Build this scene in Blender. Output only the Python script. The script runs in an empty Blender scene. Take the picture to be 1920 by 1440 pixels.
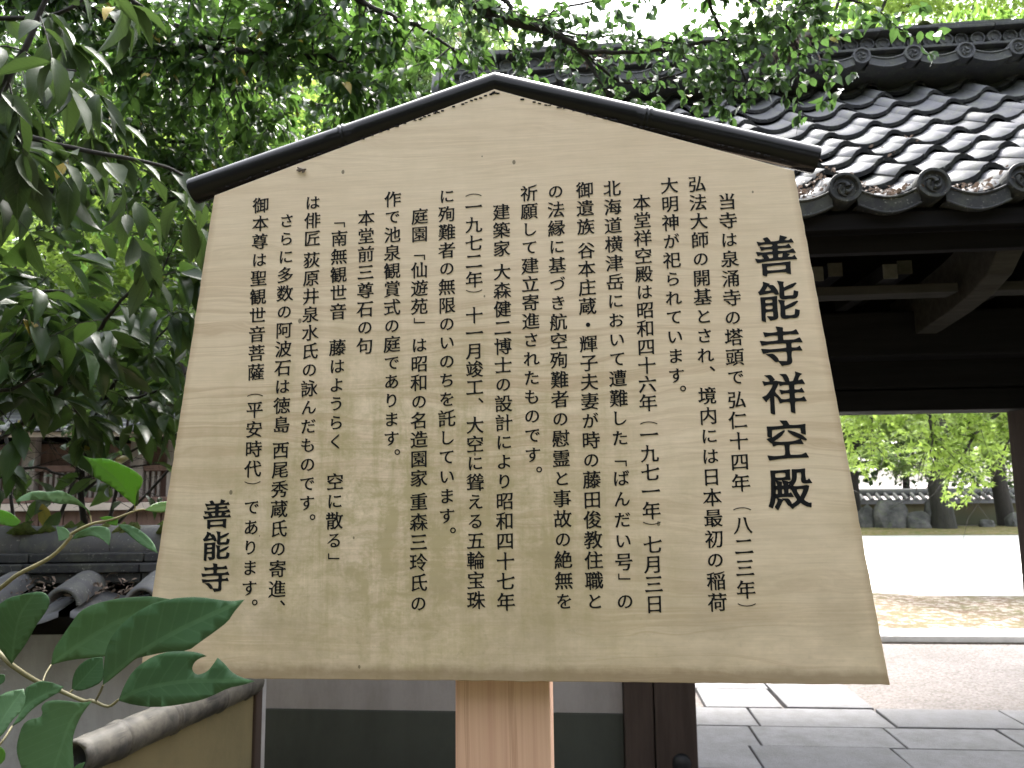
import bpy, bmesh, math, random
import numpy as np
from mathutils import Vector, Matrix
from mathutils.geometry import delaunay_2d_cdt, interpolate_bezier
random.seed(7); rng = np.random.default_rng(7)
SC = bpy.context.scene; COL = SC.collection
EYE = 1.5; FPX = 1446.3; PITCH = 0.12681; ROLL = -0.01146
# ------------------------------------------------------------------ camera
cp, sp, cr, sr = math.cos(PITCH), math.sin(PITCH), math.cos(ROLL), math.sin(ROLL)
FWD = Vector((0, cp, sp)); R0 = Vector((1, 0, 0)); U0 = Vector((0, -sp, cp))
RT = cr*R0 + sr*U0; UP = -sr*R0 + cr*U0
cam = bpy.data.cameras.new('camera'); cam_o = bpy.data.objects.new('camera', cam); COL.objects.link(cam_o)
M = Matrix((RT, UP, -FWD)).transposed().to_4x4(); M.translation = (0, 0, EYE); cam_o.matrix_world = M
cam.sensor_width = 36; cam.lens = FPX/1920*36; cam.clip_start = 0.02; cam.clip_end = 600
cam.dof.use_dof = True; cam.dof.focus_distance = 1.0; cam.dof.aperture_fstop = 15.0
SC.camera = cam_o
# ------------------------------------------------------------------ world, sun, exposure
W = bpy.data.worlds.new('World'); SC.world = W; W.use_nodes = True
nt = W.node_tree; nt.nodes.clear()
SUN_EL = math.radians(60); SUN_ROT = math.radians(8)
sky = nt.nodes.new('ShaderNodeTexSky'); sky.sky_type = 'NISHITA'; sky.sun_disc = False
sky.sun_elevation = SUN_EL; sky.sun_rotation = SUN_ROT; sky.dust_density = 4.0; sky.air_density = 1.0
hs = nt.nodes.new('ShaderNodeHueSaturation'); hs.inputs['Saturation'].default_value = 0.30
bg = nt.nodes.new('ShaderNodeBackground'); bg.inputs['Strength'].default_value = 0.15
wo = nt.nodes.new('ShaderNodeOutputWorld')
nt.links.new(sky.outputs[0], hs.inputs['Color']); nt.links.new(hs.outputs[0], bg.inputs[0]); nt.links.new(bg.outputs[0], wo.inputs[0])
sun = bpy.data.lights.new('sun', 'SUN'); sun.energy = 1.5; sun.angle = math.radians(12); sun.color = (1, .96, .9)
sun_o = bpy.data.objects.new('sun', sun); COL.objects.link(sun_o)
sun_o.rotation_euler = (-(math.pi/2 - SUN_EL), 0, -SUN_ROT)
SC.view_settings.view_transform = 'Standard'; SC.view_settings.look = 'None'
SC.view_settings.exposure = 2.95; SC.view_settings.gamma = 1
SC.render.engine = 'CYCLES'
SC.cycles.max_bounces = 7; SC.cycles.transmission_bounces = 4; SC.cycles.diffuse_bounces = 4; SC.cycles.glossy_bounces = 3
SC.cycles.use_denoising = True
SC.cycles.sample_clamp_indirect = 6

def at(px, py, Y):
    """point of the place seen at photo pixel (px, py), at distance Y in front of the eye"""
    d = FWD + RT*((px-960)/FPX) + UP*((720-py)/FPX)
    return Vector((0, 0, EYE)) + d*(Y/d.y)

# ------------------------------------------------------------------ materials
class NT:
    def __init__(s, name):
        s.m = bpy.data.materials.new(name); s.m.use_nodes = True; s.t = s.m.node_tree; s.t.nodes.clear()
        s.out = s.n('ShaderNodeOutputMaterial'); s.b = s.n('ShaderNodeBsdfPrincipled'); s.l(s.b.outputs[0], s.out.inputs[0])
        s._tc = None
    def n(s, typ, **kw):
        x = s.t.nodes.new(typ)
        for k, v in kw.items(): setattr(x, k, v)
        return x
    def l(s, a, b): s.t.links.new(a, b)
    def put(s, sock, v):
        if isinstance(v, bpy.types.NodeSocket): s.l(v, sock)
        elif isinstance(v, (tuple, list)) and len(v) == 3 and sock.type == 'RGBA': sock.default_value = (*v, 1)
        else: sock.default_value = v
    def set(s, **kw):
        for k, v in kw.items(): s.put(s.b.inputs[k.replace('_', ' ')], v)
        return s
    def obj(s):
        if not s._tc: s._tc = s.n('ShaderNodeTexCoord')
        return s._tc.outputs['Object']
    def mapping(s, scale=(1,1,1), loc=(0,0,0), rot=(0,0,0), src=None):
        x = s.n('ShaderNodeMapping'); s.l(src or s.obj(), x.inputs[0])
        x.inputs['Scale'].default_value = scale; x.inputs['Location'].default_value = loc; x.inputs['Rotation'].default_value = rot
        return x.outputs[0]
    def noise(s, scale, detail=4, rough=.6, vec=None, dist=0, w=None):
        x = s.n('ShaderNodeTexNoise'); s.put(x.inputs['Vector'], vec or s.obj())
        x.inputs['Scale'].default_value = scale; x.inputs['Detail'].default_value = detail
        x.inputs['Roughness'].default_value = rough; x.inputs['Distortion'].default_value = dist
        return x.outputs[0]
    def vor(s, scale, vec=None, feature='F1'):
        x = s.n('ShaderNodeTexVoronoi', feature=feature); s.put(x.inputs['Vector'], vec or s.obj()); x.inputs['Scale'].default_value = scale
        return x.outputs[0]
    def ramp(s, v, stops):
        x = s.n('ShaderNodeValToRGB'); s.l(v, x.inputs[0]); e = x.color_ramp.elements
        while len(e) < len(stops): e.new(.5)
        for el, (p, c) in zip(e, stops):
            el.position = p; el.color = (c, c, c, 1) if isinstance(c, (int, float)) else (*c, 1)
        return x.outputs[0]
    def mix(s, f, a, b, mode='MIX'):
        x = s.n('ShaderNodeMix', data_type='RGBA', blend_type=mode)
        s.put(x.inputs[0], f); s.put(x.inputs[6], a); s.put(x.inputs[7], b)
        return x.outputs[2]
    def math(s, op, a, b=0.0, c=None):
        x = s.n('ShaderNodeMath', operation=op); s.put(x.inputs[0], a); s.put(x.inputs[1], b)
        if c is not None: s.put(x.inputs[2], c)
        return x.outputs[0]
    def bump(s, h, strength=.3, dist=.01):
        x = s.n('ShaderNodeBump'); s.l(h, x.inputs['Height']); x.inputs['Strength'].default_value = strength; x.inputs['Distance'].default_value = dist
        s.l(x.outputs[0], s.b.inputs['Normal']); return s
    def rnd(s):
        """a random number per object plus the per-leaf attribute"""
        a = s.n('ShaderNodeAttribute', attribute_name='rnd'); o = s.n('ShaderNodeObjectInfo')
        return s.math('FRACT', s.math('ADD', a.outputs['Fac'], o.outputs['Random']))
    def sep(s, vec=None):
        x = s.n('ShaderNodeSeparateXYZ'); s.l(vec or s.obj(), x.inputs[0]); return x.outputs

def simple(name, c, rough=.7, var=.25, scale=8, bump=.2, bdist=.004, stretch=(1,1,1), metal=0, spec=.5):
    m = NT(name); v = m.mapping(stretch)
    n1 = m.noise(scale, 5, .65, v)
    col = m.mix(m.ramp(n1, [(.3, 0.), (.7, 1.)]), tuple(x*(1-var) for x in c), tuple(min(1, x*(1+var)) for x in c))
    m.set(Base_Color=col, Roughness=rough, Metallic=metal, Specular_IOR_Level=spec)
    if bump: m.bump(m.noise(scale*4, 4, .6, v), bump, bdist)
    return m.m

def leaf_mat(name, dark, light, back=None, rough=.4, trans=.45, veins=0.0, tcol=None, yellow=0.0, spec=.5):
    m = NT(name); r = m.rnd()
    col = m.mix(r, dark, light)
    if yellow: col = m.mix(m.math('LESS_THAN', m.math('FRACT', m.math('MULTIPLY', r, 37.7)), yellow), col, (.42, .30, .05))
    tc = m.mix(r, tuple(x*.8 for x in (tcol or light)), tcol or light)
    uv = m.n('ShaderNodeUVMap'); uv.uv_map = 'uv'; x, y, _ = m.sep(uv.outputs[0])
    ax = m.math('ABSOLUTE', x)
    if veins:
        mid = m.math('LESS_THAN', ax, .05)
        side = m.math('LESS_THAN', m.math('FRACT', m.math('SUBTRACT', m.math('MULTIPLY', y, 10), m.math('MULTIPLY', ax, 2.4))), .14)
        vn = m.math('MAXIMUM', mid, m.math('MULTIPLY', side, .55))
        col = m.mix(m.math('MULTIPLY', vn, veins), col, tuple(min(1, c*1.9+.02) for c in light))
        tc = m.mix(m.math('MULTIPLY', vn, veins), tc, tuple(c*.35 for c in dark))
        m.bump(m.math('SUBTRACT', m.noise(30, 3), vn), .25, .001)
    col = m.mix(m.math('MULTIPLY', m.ramp(m.noise(60, 3), [(.45, 0.), (.75, 1.)]), .25), col, tuple(c*.6 for c in dark))
    if back:
        g = m.n('ShaderNodeNewGeometry'); col = m.mix(g.outputs['Backfacing'], col, back)
    m.set(Base_Color=col, Roughness=rough, Specular_IOR_Level=spec)
    tr = m.n('ShaderNodeBsdfTranslucent'); m.put(tr.inputs[0], tc)
    ms = m.n('ShaderNodeMixShader'); ms.inputs[0].default_value = trans
    m.l(m.b.outputs[0], ms.inputs[1]); m.l(tr.outputs[0], ms.inputs[2]); m.l(ms.outputs[0], m.out.inputs[0])
    return m.m

def board_mat():
    m = NT('pale varnished board wood'); o = m.obj(); X, Y, Z = m.sep()
    # long horizontal grain
    warp = m.noise(2.0, 3, .5, m.mapping((1.2, 1, 6)))
    z2 = m.math('ADD', m.math('MULTIPLY', Z, 1.0), m.math('MULTIPLY', warp, .10))
    cx = m.n('ShaderNodeCombineXYZ'); m.l(m.math('MULTIPLY', X, .9), cx.inputs[0]); m.l(m.math('MULTIPLY', z2, 74), cx.inputs[2])
    grain = m.noise(1.0, 5, .62, cx.outputs[0], .4)
    patch = m.noise(2.2, 3, .5, m.mapping((1, 1, 1.6), (3, 0, 1)))
    g = m.ramp(grain, [(.48, 0.), (.565, 1.), (.64, .15)])
    g = m.math('MULTIPLY', g, m.ramp(patch, [(.38, .15), (.62, 1.)]))
    base = m.mix(m.noise(3.5, 4, .6, m.mapping((.5, 1, 3))), (.80, .615, .45), (.92, .775, .605))
    col = m.mix(m.math('MULTIPLY', g, .50), base, (.46, .29, .17))
    fine = m.noise(1.0, 4, .7, m.mapping((14, 1, 420)))
    col = m.mix(m.math('MULTIPLY', m.ramp(fine, [(.35, 0.), (.7, 1.)]), .24), col, (.38, .28, .18))
    # greenish mildew: blotchy, left of the middle and lower half
    dx = m.math('MULTIPLY', m.math('ADD', X, .10), 2.6); dz = m.math('MULTIPLY', m.math('SUBTRACT', Z, .20), 3.2)
    dist = m.math('SQRT', m.math('ADD', m.math('MULTIPLY', dx, dx), m.math('MULTIPLY', dz, dz)))
    reach = m.ramp(dist, [(.25, 1.), (1.0, .0)])
    low0 = m.ramp(Z, [(0.0, .8), (.35, .0)])
    streak = m.noise(1.0, 5, .7, m.mapping((26, 1, 3.2)), .3)
    blot = m.noise(24, 7, .76, m.mapping((1, 1, 1.5)), .3)
    mil = m.math('MULTIPLY', m.math('ADD', m.ramp(streak, [(.42, 0.), (.72, 1.)]), m.ramp(blot, [(.42, 0.), (.66, 1.)])), m.math('ADD', m.math('MULTIPLY', reach, .85), .06))
    col = m.mix(m.math('MINIMUM', m.math('MULTIPLY', mil, 1.0), .80), col, (.42, .345, .175))
    broad = m.ramp(m.noise(3.6, 5, .62, m.mapping((1, 1, 1.3), (4, 0, 7))), [(.36, 0.), (.62, 1.)])
    col = m.mix(m.math('MULTIPLY', m.math('MULTIPLY', broad, m.ramp(Z, [(.10, 1.), (.62, .12)])), .42), col, (.50, .395, .235))
    pit = m.ramp(m.noise(70, 6, .8, m.mapping((1, 1, 1.2), (1, 0, 3))), [(.56, 0.), (.70, 1.)])
    col = m.mix(m.math('MULTIPLY', m.math('MULTIPLY', pit, m.math('ADD', reach, low0)), .30), col, (.27, .23, .13))
    # grey-brown weathering; the weaker light low down is painted in too
    low = m.ramp(Z, [(0.0, 1.), (.30, .0)])
    gr = m.ramp(m.noise(9, 5, .65, m.mapping((1, 1, 2), (9, 0, 2))), [(.35, 0.), (.7, 1.)])
    col = m.mix(m.math('MULTIPLY', m.math('MULTIPLY', gr, m.math('ADD', low, .15)), .55), col, (.37, .29, .195))
    # dirty bottom edge
    edge = m.math('SUBTRACT', .014, m.math('SUBTRACT', Z, m.math('MULTIPLY', m.noise(38, 4, .7), .016)))
    col = m.mix(m.math('MULTIPLY', m.ramp(m.math('MULTIPLY', edge, 60), [(.05, 0.), (.75, 1.)]), .55), col, (.17, .105, .05))
    # stained side edges
    side = m.math('SUBTRACT', m.math('ABSOLUTE', X), m.math('SUBTRACT', .464, m.math('MULTIPLY', Z, .117)))
    se = m.math('MULTIPLY', m.math('ADD', side, m.math('MULTIPLY', m.noise(18, 4, .7), .012)), 55)
    col = m.mix(m.math('MULTIPLY', m.ramp(se, [(.02, 0.), (.5, 1.)]), .35), col, (.34, .22, .12))
    # specks
    sv = m.n('ShaderNodeTexVoronoi'); m.l(m.mapping((1, 1, .7)), sv.inputs['Vector']); sv.inputs['Scale'].default_value = 34
    cxs = m.sep(sv.outputs['Color'])
    spk = m.math('MULTIPLY', m.math('LESS_THAN', sv.outputs['Distance'], m.math('MULTIPLY', cxs[0], .085)), m.math('LESS_THAN', cxs[1], .30))
    col = m.mix(m.math('MULTIPLY', spk, .75), col, (.10, .08, .045))
    m.set(Base_Color=col, Roughness=m.ramp(blot, [(.3, .38), (.7, .6)]), Specular_IOR_Level=.35)
    m.bump(m.mix(.5, grain, fine), .10, .0015)
    return m.m

def cedar_mat():
    m = NT('fresh cedar post wood'); X, Y, Z = m.sep()
    w = m.noise(1.0, 3, .5, m.mapping((3, 3, .7)))
    cx = m.n('ShaderNodeCombineXYZ'); m.l(m.math('ADD', m.math('MULTIPLY', X, 70), m.math('MULTIPLY', w, 5)), cx.inputs[0]); m.l(m.math('MULTIPLY', Y, 70), cx.inputs[1]); m.l(m.math('MULTIPLY', Z, .8), cx.inputs[2])
    g = m.noise(1.0, 4, .6, cx.outputs[0])
    col = m.mix(m.ramp(g, [(.35, 0.), (.65, 1.)]), (.58, .33, .235), (.74, .485, .345))
    col = m.mix(m.math('MULTIPLY', m.ramp(g, [(.56, 0.), (.60, 1.), (.64, 0.)]), .5), col, (.36, .16, .10))
    m.set(Base_Color=col, Roughness=.6, Specular_IOR_Level=.3); m.bump(g, .15, .001)
    return m.m

def roof_tile_mat(name, base=(.125, .125, .14), rough=.62, lichen=.5, spec=.24):
    m = NT(name); oi = m.n('ShaderNodeObjectInfo'); r = oi.outputs['Random']
    addv = m.n('ShaderNodeVectorMath', operation='ADD'); m.l(m.obj(), addv.inputs[0])
    cx = m.n('ShaderNodeCombineXYZ'); m.l(m.math('MULTIPLY', r, 17), cx.inputs[0]); m.l(m.math('MULTIPLY', r, 5), cx.inputs[1]); m.l(cx.outputs[0], addv.inputs[1])
    n = m.noise(16, 5, .7, addv.outputs[0])
    col = m.mix(r, tuple(x*.8 for x in base), tuple(x*1.25 for x in base))
    col = m.mix(m.math('MULTIPLY', m.ramp(n, [(.45, 0.), (.68, 1.)]), lichen), col, (.20, .21, .15))
    col = m.mix(m.math('MULTIPLY', m.ramp(m.noise(90, 3, .7, addv.outputs[0]), [(.62, 0.), (.72, 1.)]), .5), col, (.42, .42, .38))
    m.set(Base_Color=col, Roughness=m.math('ADD', m.math('MULTIPLY', n, .22), rough-.11), Specular_IOR_Level=spec)
    m.bump(m.noise(45, 4, .7, addv.outputs[0]), .18, .003)
    return m.m

def gravel_mat(name, c1, c2, scale=60, spots=.3, spotc=(.16, .10, .05)):
    m = NT(name)
    v = m.n('ShaderNodeTexVoronoi'); m.l(m.obj(), v.inputs['Vector']); v.inputs['Scale'].default_value = scale
    cc = m.sep(v.outputs['Color'])
    big = m.noise(.9, 5, .6)
    col = m.mix(cc[0], c1, c2)
    col = m.mix(m.math('MULTIPLY', m.ramp(big, [(.42, 0.), (.68, 1.)]), .4), col, tuple(x*.62 for x in c1))
    col = m.mix(m.math('MULTIPLY', m.ramp(m.noise(9, 5, .75), [(.56, 0.), (.68, 1.)]), spots), col, spotc)
    m.set(Base_Color=col, Roughness=.9, Specular_IOR_Level=.2)
    m.bump(m.math('SUBTRACT', 1, v.outputs['Distance']), .6, .012)
    return m.m

def moss_mat(name, c1, c2, c3):
    m = NT(name)
    a = m.ramp(m.noise(3.2, 6, .7), [(.38, 0.), (.60, 1.)]); b = m.ramp(m.noise(11, 5, .75), [(.48, 0.), (.62, 1.)])
    col = m.mix(a, c1, c2); col = m.mix(b, col, c3)
    m.set(Base_Color=col, Roughness=.95, Specular_IOR_Level=.1); m.bump(m.noise(40, 5, .7), .8, .03)
    return m.m

def rock_mat():
    m = NT('garden rock stone')
    col = m.mix(m.ramp(m.noise(2.2, 6, .65), [(.35, 0.), (.65, 1.)]), (.035, .036, .036), (.13, .125, .12))
    col = m.mix(m.math('MULTIPLY', m.ramp(m.noise(5, 5, .7), [(.55, 0.), (.7, 1.)]), .5), col, (.10, .13, .05))
    m.set(Base_Color=col, Roughness=.9); m.bump(m.noise(6, 6, .7), .9, .06)
    return m.m

def bamboo_mat():
    m = NT('weathered bamboo'); X, Y, Z = m.sep()
    n = m.noise(1.0, 6, .7, m.mapping((5, 34, 34))); n2 = m.noise(1.0, 5, .7, m.mapping((9, 9, 9), (2, 3, 4)))
    col = m.mix(m.ramp(n2, [(.42, 0.), (.66, 1.)]), (.020, .018, .016), (.135, .122, .098))
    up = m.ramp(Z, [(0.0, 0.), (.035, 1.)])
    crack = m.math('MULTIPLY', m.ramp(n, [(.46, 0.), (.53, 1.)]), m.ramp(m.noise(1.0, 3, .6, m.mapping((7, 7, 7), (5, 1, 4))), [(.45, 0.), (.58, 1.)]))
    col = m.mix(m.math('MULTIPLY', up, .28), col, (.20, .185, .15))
    col = m.mix(crack, col, (.022, .020, .018))
    m.set(Base_Color=col, Roughness=.62); m.bump(n, .3, .002)
    return m.m

def plaster_mat(name, top, bot, h0, h1, stain=.3):
    m = NT(name); X, Y, Z = m.sep()
    n = m.noise(3.0, 5, .6); n2 = m.noise(1.0, 5, .7, m.mapping((5, 5, 1.2)))
    mr = m.n('ShaderNodeMapRange'); m.l(m.math('ADD', Z, m.math('MULTIPLY', n, .08)), mr.inputs[0]); mr.inputs[1].default_value = h0; mr.inputs[2].default_value = h1
    col = m.mix(mr.outputs[0], bot, top)
    col = m.mix(m.math('MULTIPLY', m.ramp(n2, [(.45, 0.), (.75, 1.)]), stain), col, tuple(x*.6 for x in bot))
    col = m.mix(m.math('MULTIPLY', m.ramp(m.noise(7, 6, .75, m.mapping((1, 1, .8), (6, 2, 1))), [(.5, 0.), (.72, 1.)]), stain*.7), col, tuple(x*.7 for x in bot))
    m.set(Base_Color=col, Roughness=.9, Specular_IOR_Level=.2); m.bump(m.noise(70, 4, .7), .25, .003)
    return m.m

MAT = {}
MAT['board'] = board_mat(); MAT['cedar'] = cedar_mat()
MAT['ink'] = simple('black ink lettering', (.006, .0065, .008), .6, .2, 60, 0, spec=.2)
MAT['black_bamboo'] = (lambda m: (m.set(Base_Color=m.mix(m.noise(3, 3), (.006, .0055, .0065), (.014, .012, .014)), Roughness=.20, Specular_IOR_Level=.22), m.bump(m.noise(1.0, 3, .6, m.mapping((6, 60, 60))), .12, .001), m.m)[-1])(NT('black lacquered bamboo'))
MAT['tile'] = roof_tile_mat('grey kiln roof tile')
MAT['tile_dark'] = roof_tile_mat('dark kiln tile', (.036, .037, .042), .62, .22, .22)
MAT['tile_lip'] = roof_tile_mat('tile edge with gap shade painted dark', (.018, .018, .020), .75, .10, .1)  # dark lips stand in for the shaded gap under each tile
MAT['tile_mid'] = roof_tile_mat('weathered ridge tile', (.085, .086, .094), .62, .35, .3)
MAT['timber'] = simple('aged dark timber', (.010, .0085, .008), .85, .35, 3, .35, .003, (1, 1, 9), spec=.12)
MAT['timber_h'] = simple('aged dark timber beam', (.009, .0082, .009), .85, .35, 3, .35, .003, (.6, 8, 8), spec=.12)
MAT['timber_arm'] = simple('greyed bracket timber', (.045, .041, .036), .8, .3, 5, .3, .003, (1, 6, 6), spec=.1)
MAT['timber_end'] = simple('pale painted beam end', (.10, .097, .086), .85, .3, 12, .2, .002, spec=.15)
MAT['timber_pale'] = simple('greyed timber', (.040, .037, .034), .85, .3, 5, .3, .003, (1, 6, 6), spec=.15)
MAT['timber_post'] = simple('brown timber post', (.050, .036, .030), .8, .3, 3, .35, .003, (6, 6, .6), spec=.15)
MAT['iron'] = simple('black iron', (.02, .02, .022), .5, .3, 20, .2, .002, metal=.6)
MAT['white_plaster'] = plaster_mat('pale plaster with a stained foot', (.40, .385, .39), (.20, .18, .145), .38, .80, .5)
MAT['white_plaster2'] = plaster_mat('pale grey plaster', (.36, .33, .325), (.30, .27, .25), .2, .8, .55)
MAT['dark_plaster'] = plaster_mat('dark grey plaster base', (.062, .066, .055), (.040, .042, .037), 0, .4, .3)
MAT['ochre_plaster'] = plaster_mat('ochre earth plaster', (.15, .125, .068), (.085, .088, .055), .25, .9, .35)
MAT['bamboo'] = bamboo_mat()
MAT['granite'] = None
def granite():
    m = NT('grey granite paving'); oi = m.n('ShaderNodeObjectInfo')
    col = m.mix(oi.outputs['Random'], (.165, .162, .172), (.225, .22, .23))
    col = m.mix(m.math('MULTIPLY', m.ramp(m.noise(7, 6, .75), [(.4, 0.), (.66, 1.)]), .55), col, (.105, .102, .096))
    col = m.mix(m.math('MULTIPLY', m.ramp(m.noise(160, 3, .7), [(.5, 0.), (.7, 1.)]), .35), col, (.10, .10, .105))
    m.set(Base_Color=col, Roughness=.78, Specular_IOR_Level=.35); m.bump(m.noise(70, 5, .75), .7, .008)
    return m.m
MAT['granite'] = granite()
MAT['gravel'] = gravel_mat('trodden grit', (.145, .128, .121), (.26, .235, .223), 70, .35, (.11, .08, .055))
MAT['kerb'] = simple('pale kerb stone', (.62, .60, .58), .8, .15, 6, .3, .004)
MAT['white_gravel'] = gravel_mat('pale raked gravel', (.62, .60, .57), (.85, .83, .80), 50, .10, (.45, .33, .24))
MAT['soil'] = gravel_mat('dark soil', (.055, .045, .032), (.10, .085, .06), 30, .5, (.03, .04, .015))
MAT['dark_ground'] = moss_mat('dark earth added near the viewer', (.050, .055, .025), (.085, .070, .045), (.035, .045, .018))
MAT['litter'] = moss_mat('moss and fallen leaves', (.17, .115, .085), (.15, .135, .075), (.42, .36, .32))
MAT['moss'] = moss_mat('moss bank', (.13, .15, .04), (.24, .19, .09), (.30, .24, .16))
MAT['mossroof'] = moss_mat('roof moss', (.055, .09, .022), (.10, .12, .035), (.04, .05, .02))
MAT['rock'] = rock_mat()
MAT['bark'] = simple('dark bark', (.020, .017, .0145), .9, .4, 14, .6, .006, (2, 2, .5))
MAT['bark_moss'] = simple('mossy bark', (.022, .021, .016), .9, .4, 6, .9, .03, (2, 2, .5))
MAT['twig'] = simple('green brown twig', (.16, .14, .065), .6, .3, 40, .2, .001)
MAT['house_wood'] = simple('brown house boards', (.16, .095, .075), .75, .3, 2, .2, .004, (9, 9, .6))
MAT['house_slat'] = simple('weathered slats', (.27, .235, .21), .8, .3, 4, .2, .004, (4, 4, .6))
MAT['pale_rail'] = simple('pale painted rail', (.55, .47, .40), .6, .15, 5, .1, .002)
MAT['dead'] = leaf_mat('dry fallen leaves', (.07, .050, .038), (.24, .18, .145), rough=.7, trans=.1)
MAT['leaf_near'] = leaf_mat('broad evergreen leaf', (.018, .032, .013), (.038, .064, .020), (.036, .052, .022), .50, .30, .55, (.075, .13, .03), .02, .2)
MAT['leaf_dark'] = leaf_mat('glossy dark leaf', (.018, .034, .016), (.036, .070, .022), (.055, .085, .035), .32, .28, .3, (.09, .17, .03), .03, .3)
MAT['leaf_mid'] = leaf_mat('green shrub leaf', (.014, .036, .013), (.036, .080, .022), (.040, .08, .028), .38, .40, 0, (.11, .22, .04), .02, .35)
MAT['leaf_branch'] = leaf_mat('young branch leaf', (.018, .040, .020), (.048, .092, .034), (.04, .075, .034), .38, .30, .3, (.12, .24, .055), .01)
MAT['leaf_front'] = leaf_mat('foreground leaf', (.052, .118, .050), (.085, .165, .070), (.08, .155, .06), .42, .20, .20, (.09, .22, .035), 0, .32)
MAT['leaf_sprig'] = leaf_mat('bright sprig leaf', (.060, .130, .030), (.085, .170, .038), (.07, .13, .04), .38, .45, .3, (.22, .42, .06), 0)  # yellower and more translucent than the foreground leaf
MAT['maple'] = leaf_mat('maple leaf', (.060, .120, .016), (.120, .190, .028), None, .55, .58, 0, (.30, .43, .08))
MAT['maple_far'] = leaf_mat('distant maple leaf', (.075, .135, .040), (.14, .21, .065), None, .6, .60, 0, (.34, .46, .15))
MAT['needle'] = leaf_mat('conifer foliage', (.022, .046, .022), (.040, .075, .034), None, .6, .35, 0, (.07, .14, .05))
MAT['forest'] = leaf_mat('woodland foliage', (.014, .030, .014), (.036, .062, .022), None, .6, .40, 0, (.075, .14, .035))
MAT['grass'] = leaf_mat('fern and grass', (.05, .10, .02), (.09, .16, .035), None, .6, .5, 0, (.2, .35, .06))

# ------------------------------------------------------------------ objects
def link(name, me, parent=None, loc=None):
    o = bpy.data.objects.new(name, me); COL.objects.link(o)
    if parent is not None: o.parent = parent
    if loc is not None: o.location = loc
    return o
def tag(o, label=None, cat=None, group=None, kind=None):
    for k, v in (('label', label), ('category', cat), ('group', group), ('kind', kind)):
        if v: o[k] = v
    return o
def empty(name, loc, rz=0, label=None, cat=None, group=None):
    o = bpy.data.objects.new(name, None); COL.objects.link(o); o.location = loc; o.rotation_euler = (0, 0, rz); o.empty_display_size = .1
    return tag(o, label, cat, group)

class MB:
    """collects shapes for one mesh"""
    def __init__(s): s.v = []; s.f = []; s.sm = []
    def add(s, vs, fs, smooth=False):
        k = len(s.v); s.v += [tuple(v) for v in vs]; s.f += [tuple(i+k for i in f) for f in fs]; s.sm += [smooth]*len(fs); return s
    def box(s, x0, x1, y0, y1, z0, z1):
        return s.add([(x0,y0,z0),(x1,y0,z0),(x1,y1,z0),(x0,y1,z0),(x0,y0,z1),(x1,y0,z1),(x1,y1,z1),(x0,y1,z1)],
                     [(0,3,2,1),(4,5,6,7),(0,1,5,4),(1,2,6,5),(2,3,7,6),(3,0,4,7)])
    def tube(s, pts, rad, n=8, caps=True):
        pts = [Vector(p) for p in pts]; k = len(pts)
        if not hasattr(rad, '__len__'): rad = [rad]*k
        ref = None; vs = []
        for i, p in enumerate(pts):
            t = (pts[min(i+1, k-1)] - pts[max(i-1, 0)]).normalized()
            if ref is None: ref = t.orthogonal().normalized()
            ref = (ref - t*ref.dot(t)); ref = ref.normalized() if ref.length > 1e-6 else t.orthogonal().normalized()
            b = t.cross(ref)
            vs += [p + (ref*math.cos(2*math.pi*j/n) + b*math.sin(2*math.pi*j/n))*rad[i] for j in range(n)]
        fs = [(i*n+j, i*n+(j+1) % n, (i+1)*n+(j+1) % n, (i+1)*n+j) for i in range(k-1) for j in range(n)]
        s.add(vs, fs, True)
        if caps:
            s.add([vs[j] for j in range(n)], [tuple(range(n-1, -1, -1))]); s.add([vs[(k-1)*n+j] for j in range(n)], [tuple(range(n))])
        return s
    def prism(s, poly, y0, y1):
        """polygon in x,z pushed from y0 to y1"""
        n = len(poly); vs = [(x, y0, z) for x, z in poly] + [(x, y1, z) for x, z in poly]
        return s.add(vs, [tuple(range(n)), tuple(range(2*n-1, n-1, -1))] + [(i, n+i, n+(i+1) % n, (i+1) % n) for i in range(n)])
    def mesh(s, name, m):
        me = bpy.data.meshes.new(name); me.from_pydata(s.v, [], s.f); me.materials.append(m)
        me.polygons.foreach_set('use_smooth', s.sm); me.update(); return me
    def build(s, name, m, parent=None, loc=None, bevel=0, fix=True):
        me = s.mesh(name, m)
        if fix:
            b = bmesh.new(); b.from_mesh(me); bmesh.ops.recalc_face_normals(b, faces=b.faces); b.to_mesh(me); b.free()
        o = link(name, me, parent, loc)
        if bevel:
            x = o.modifiers.new('b', 'BEVEL'); x.width = bevel; x.segments = 2; x.limit_method = 'ANGLE'
        return o
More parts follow.
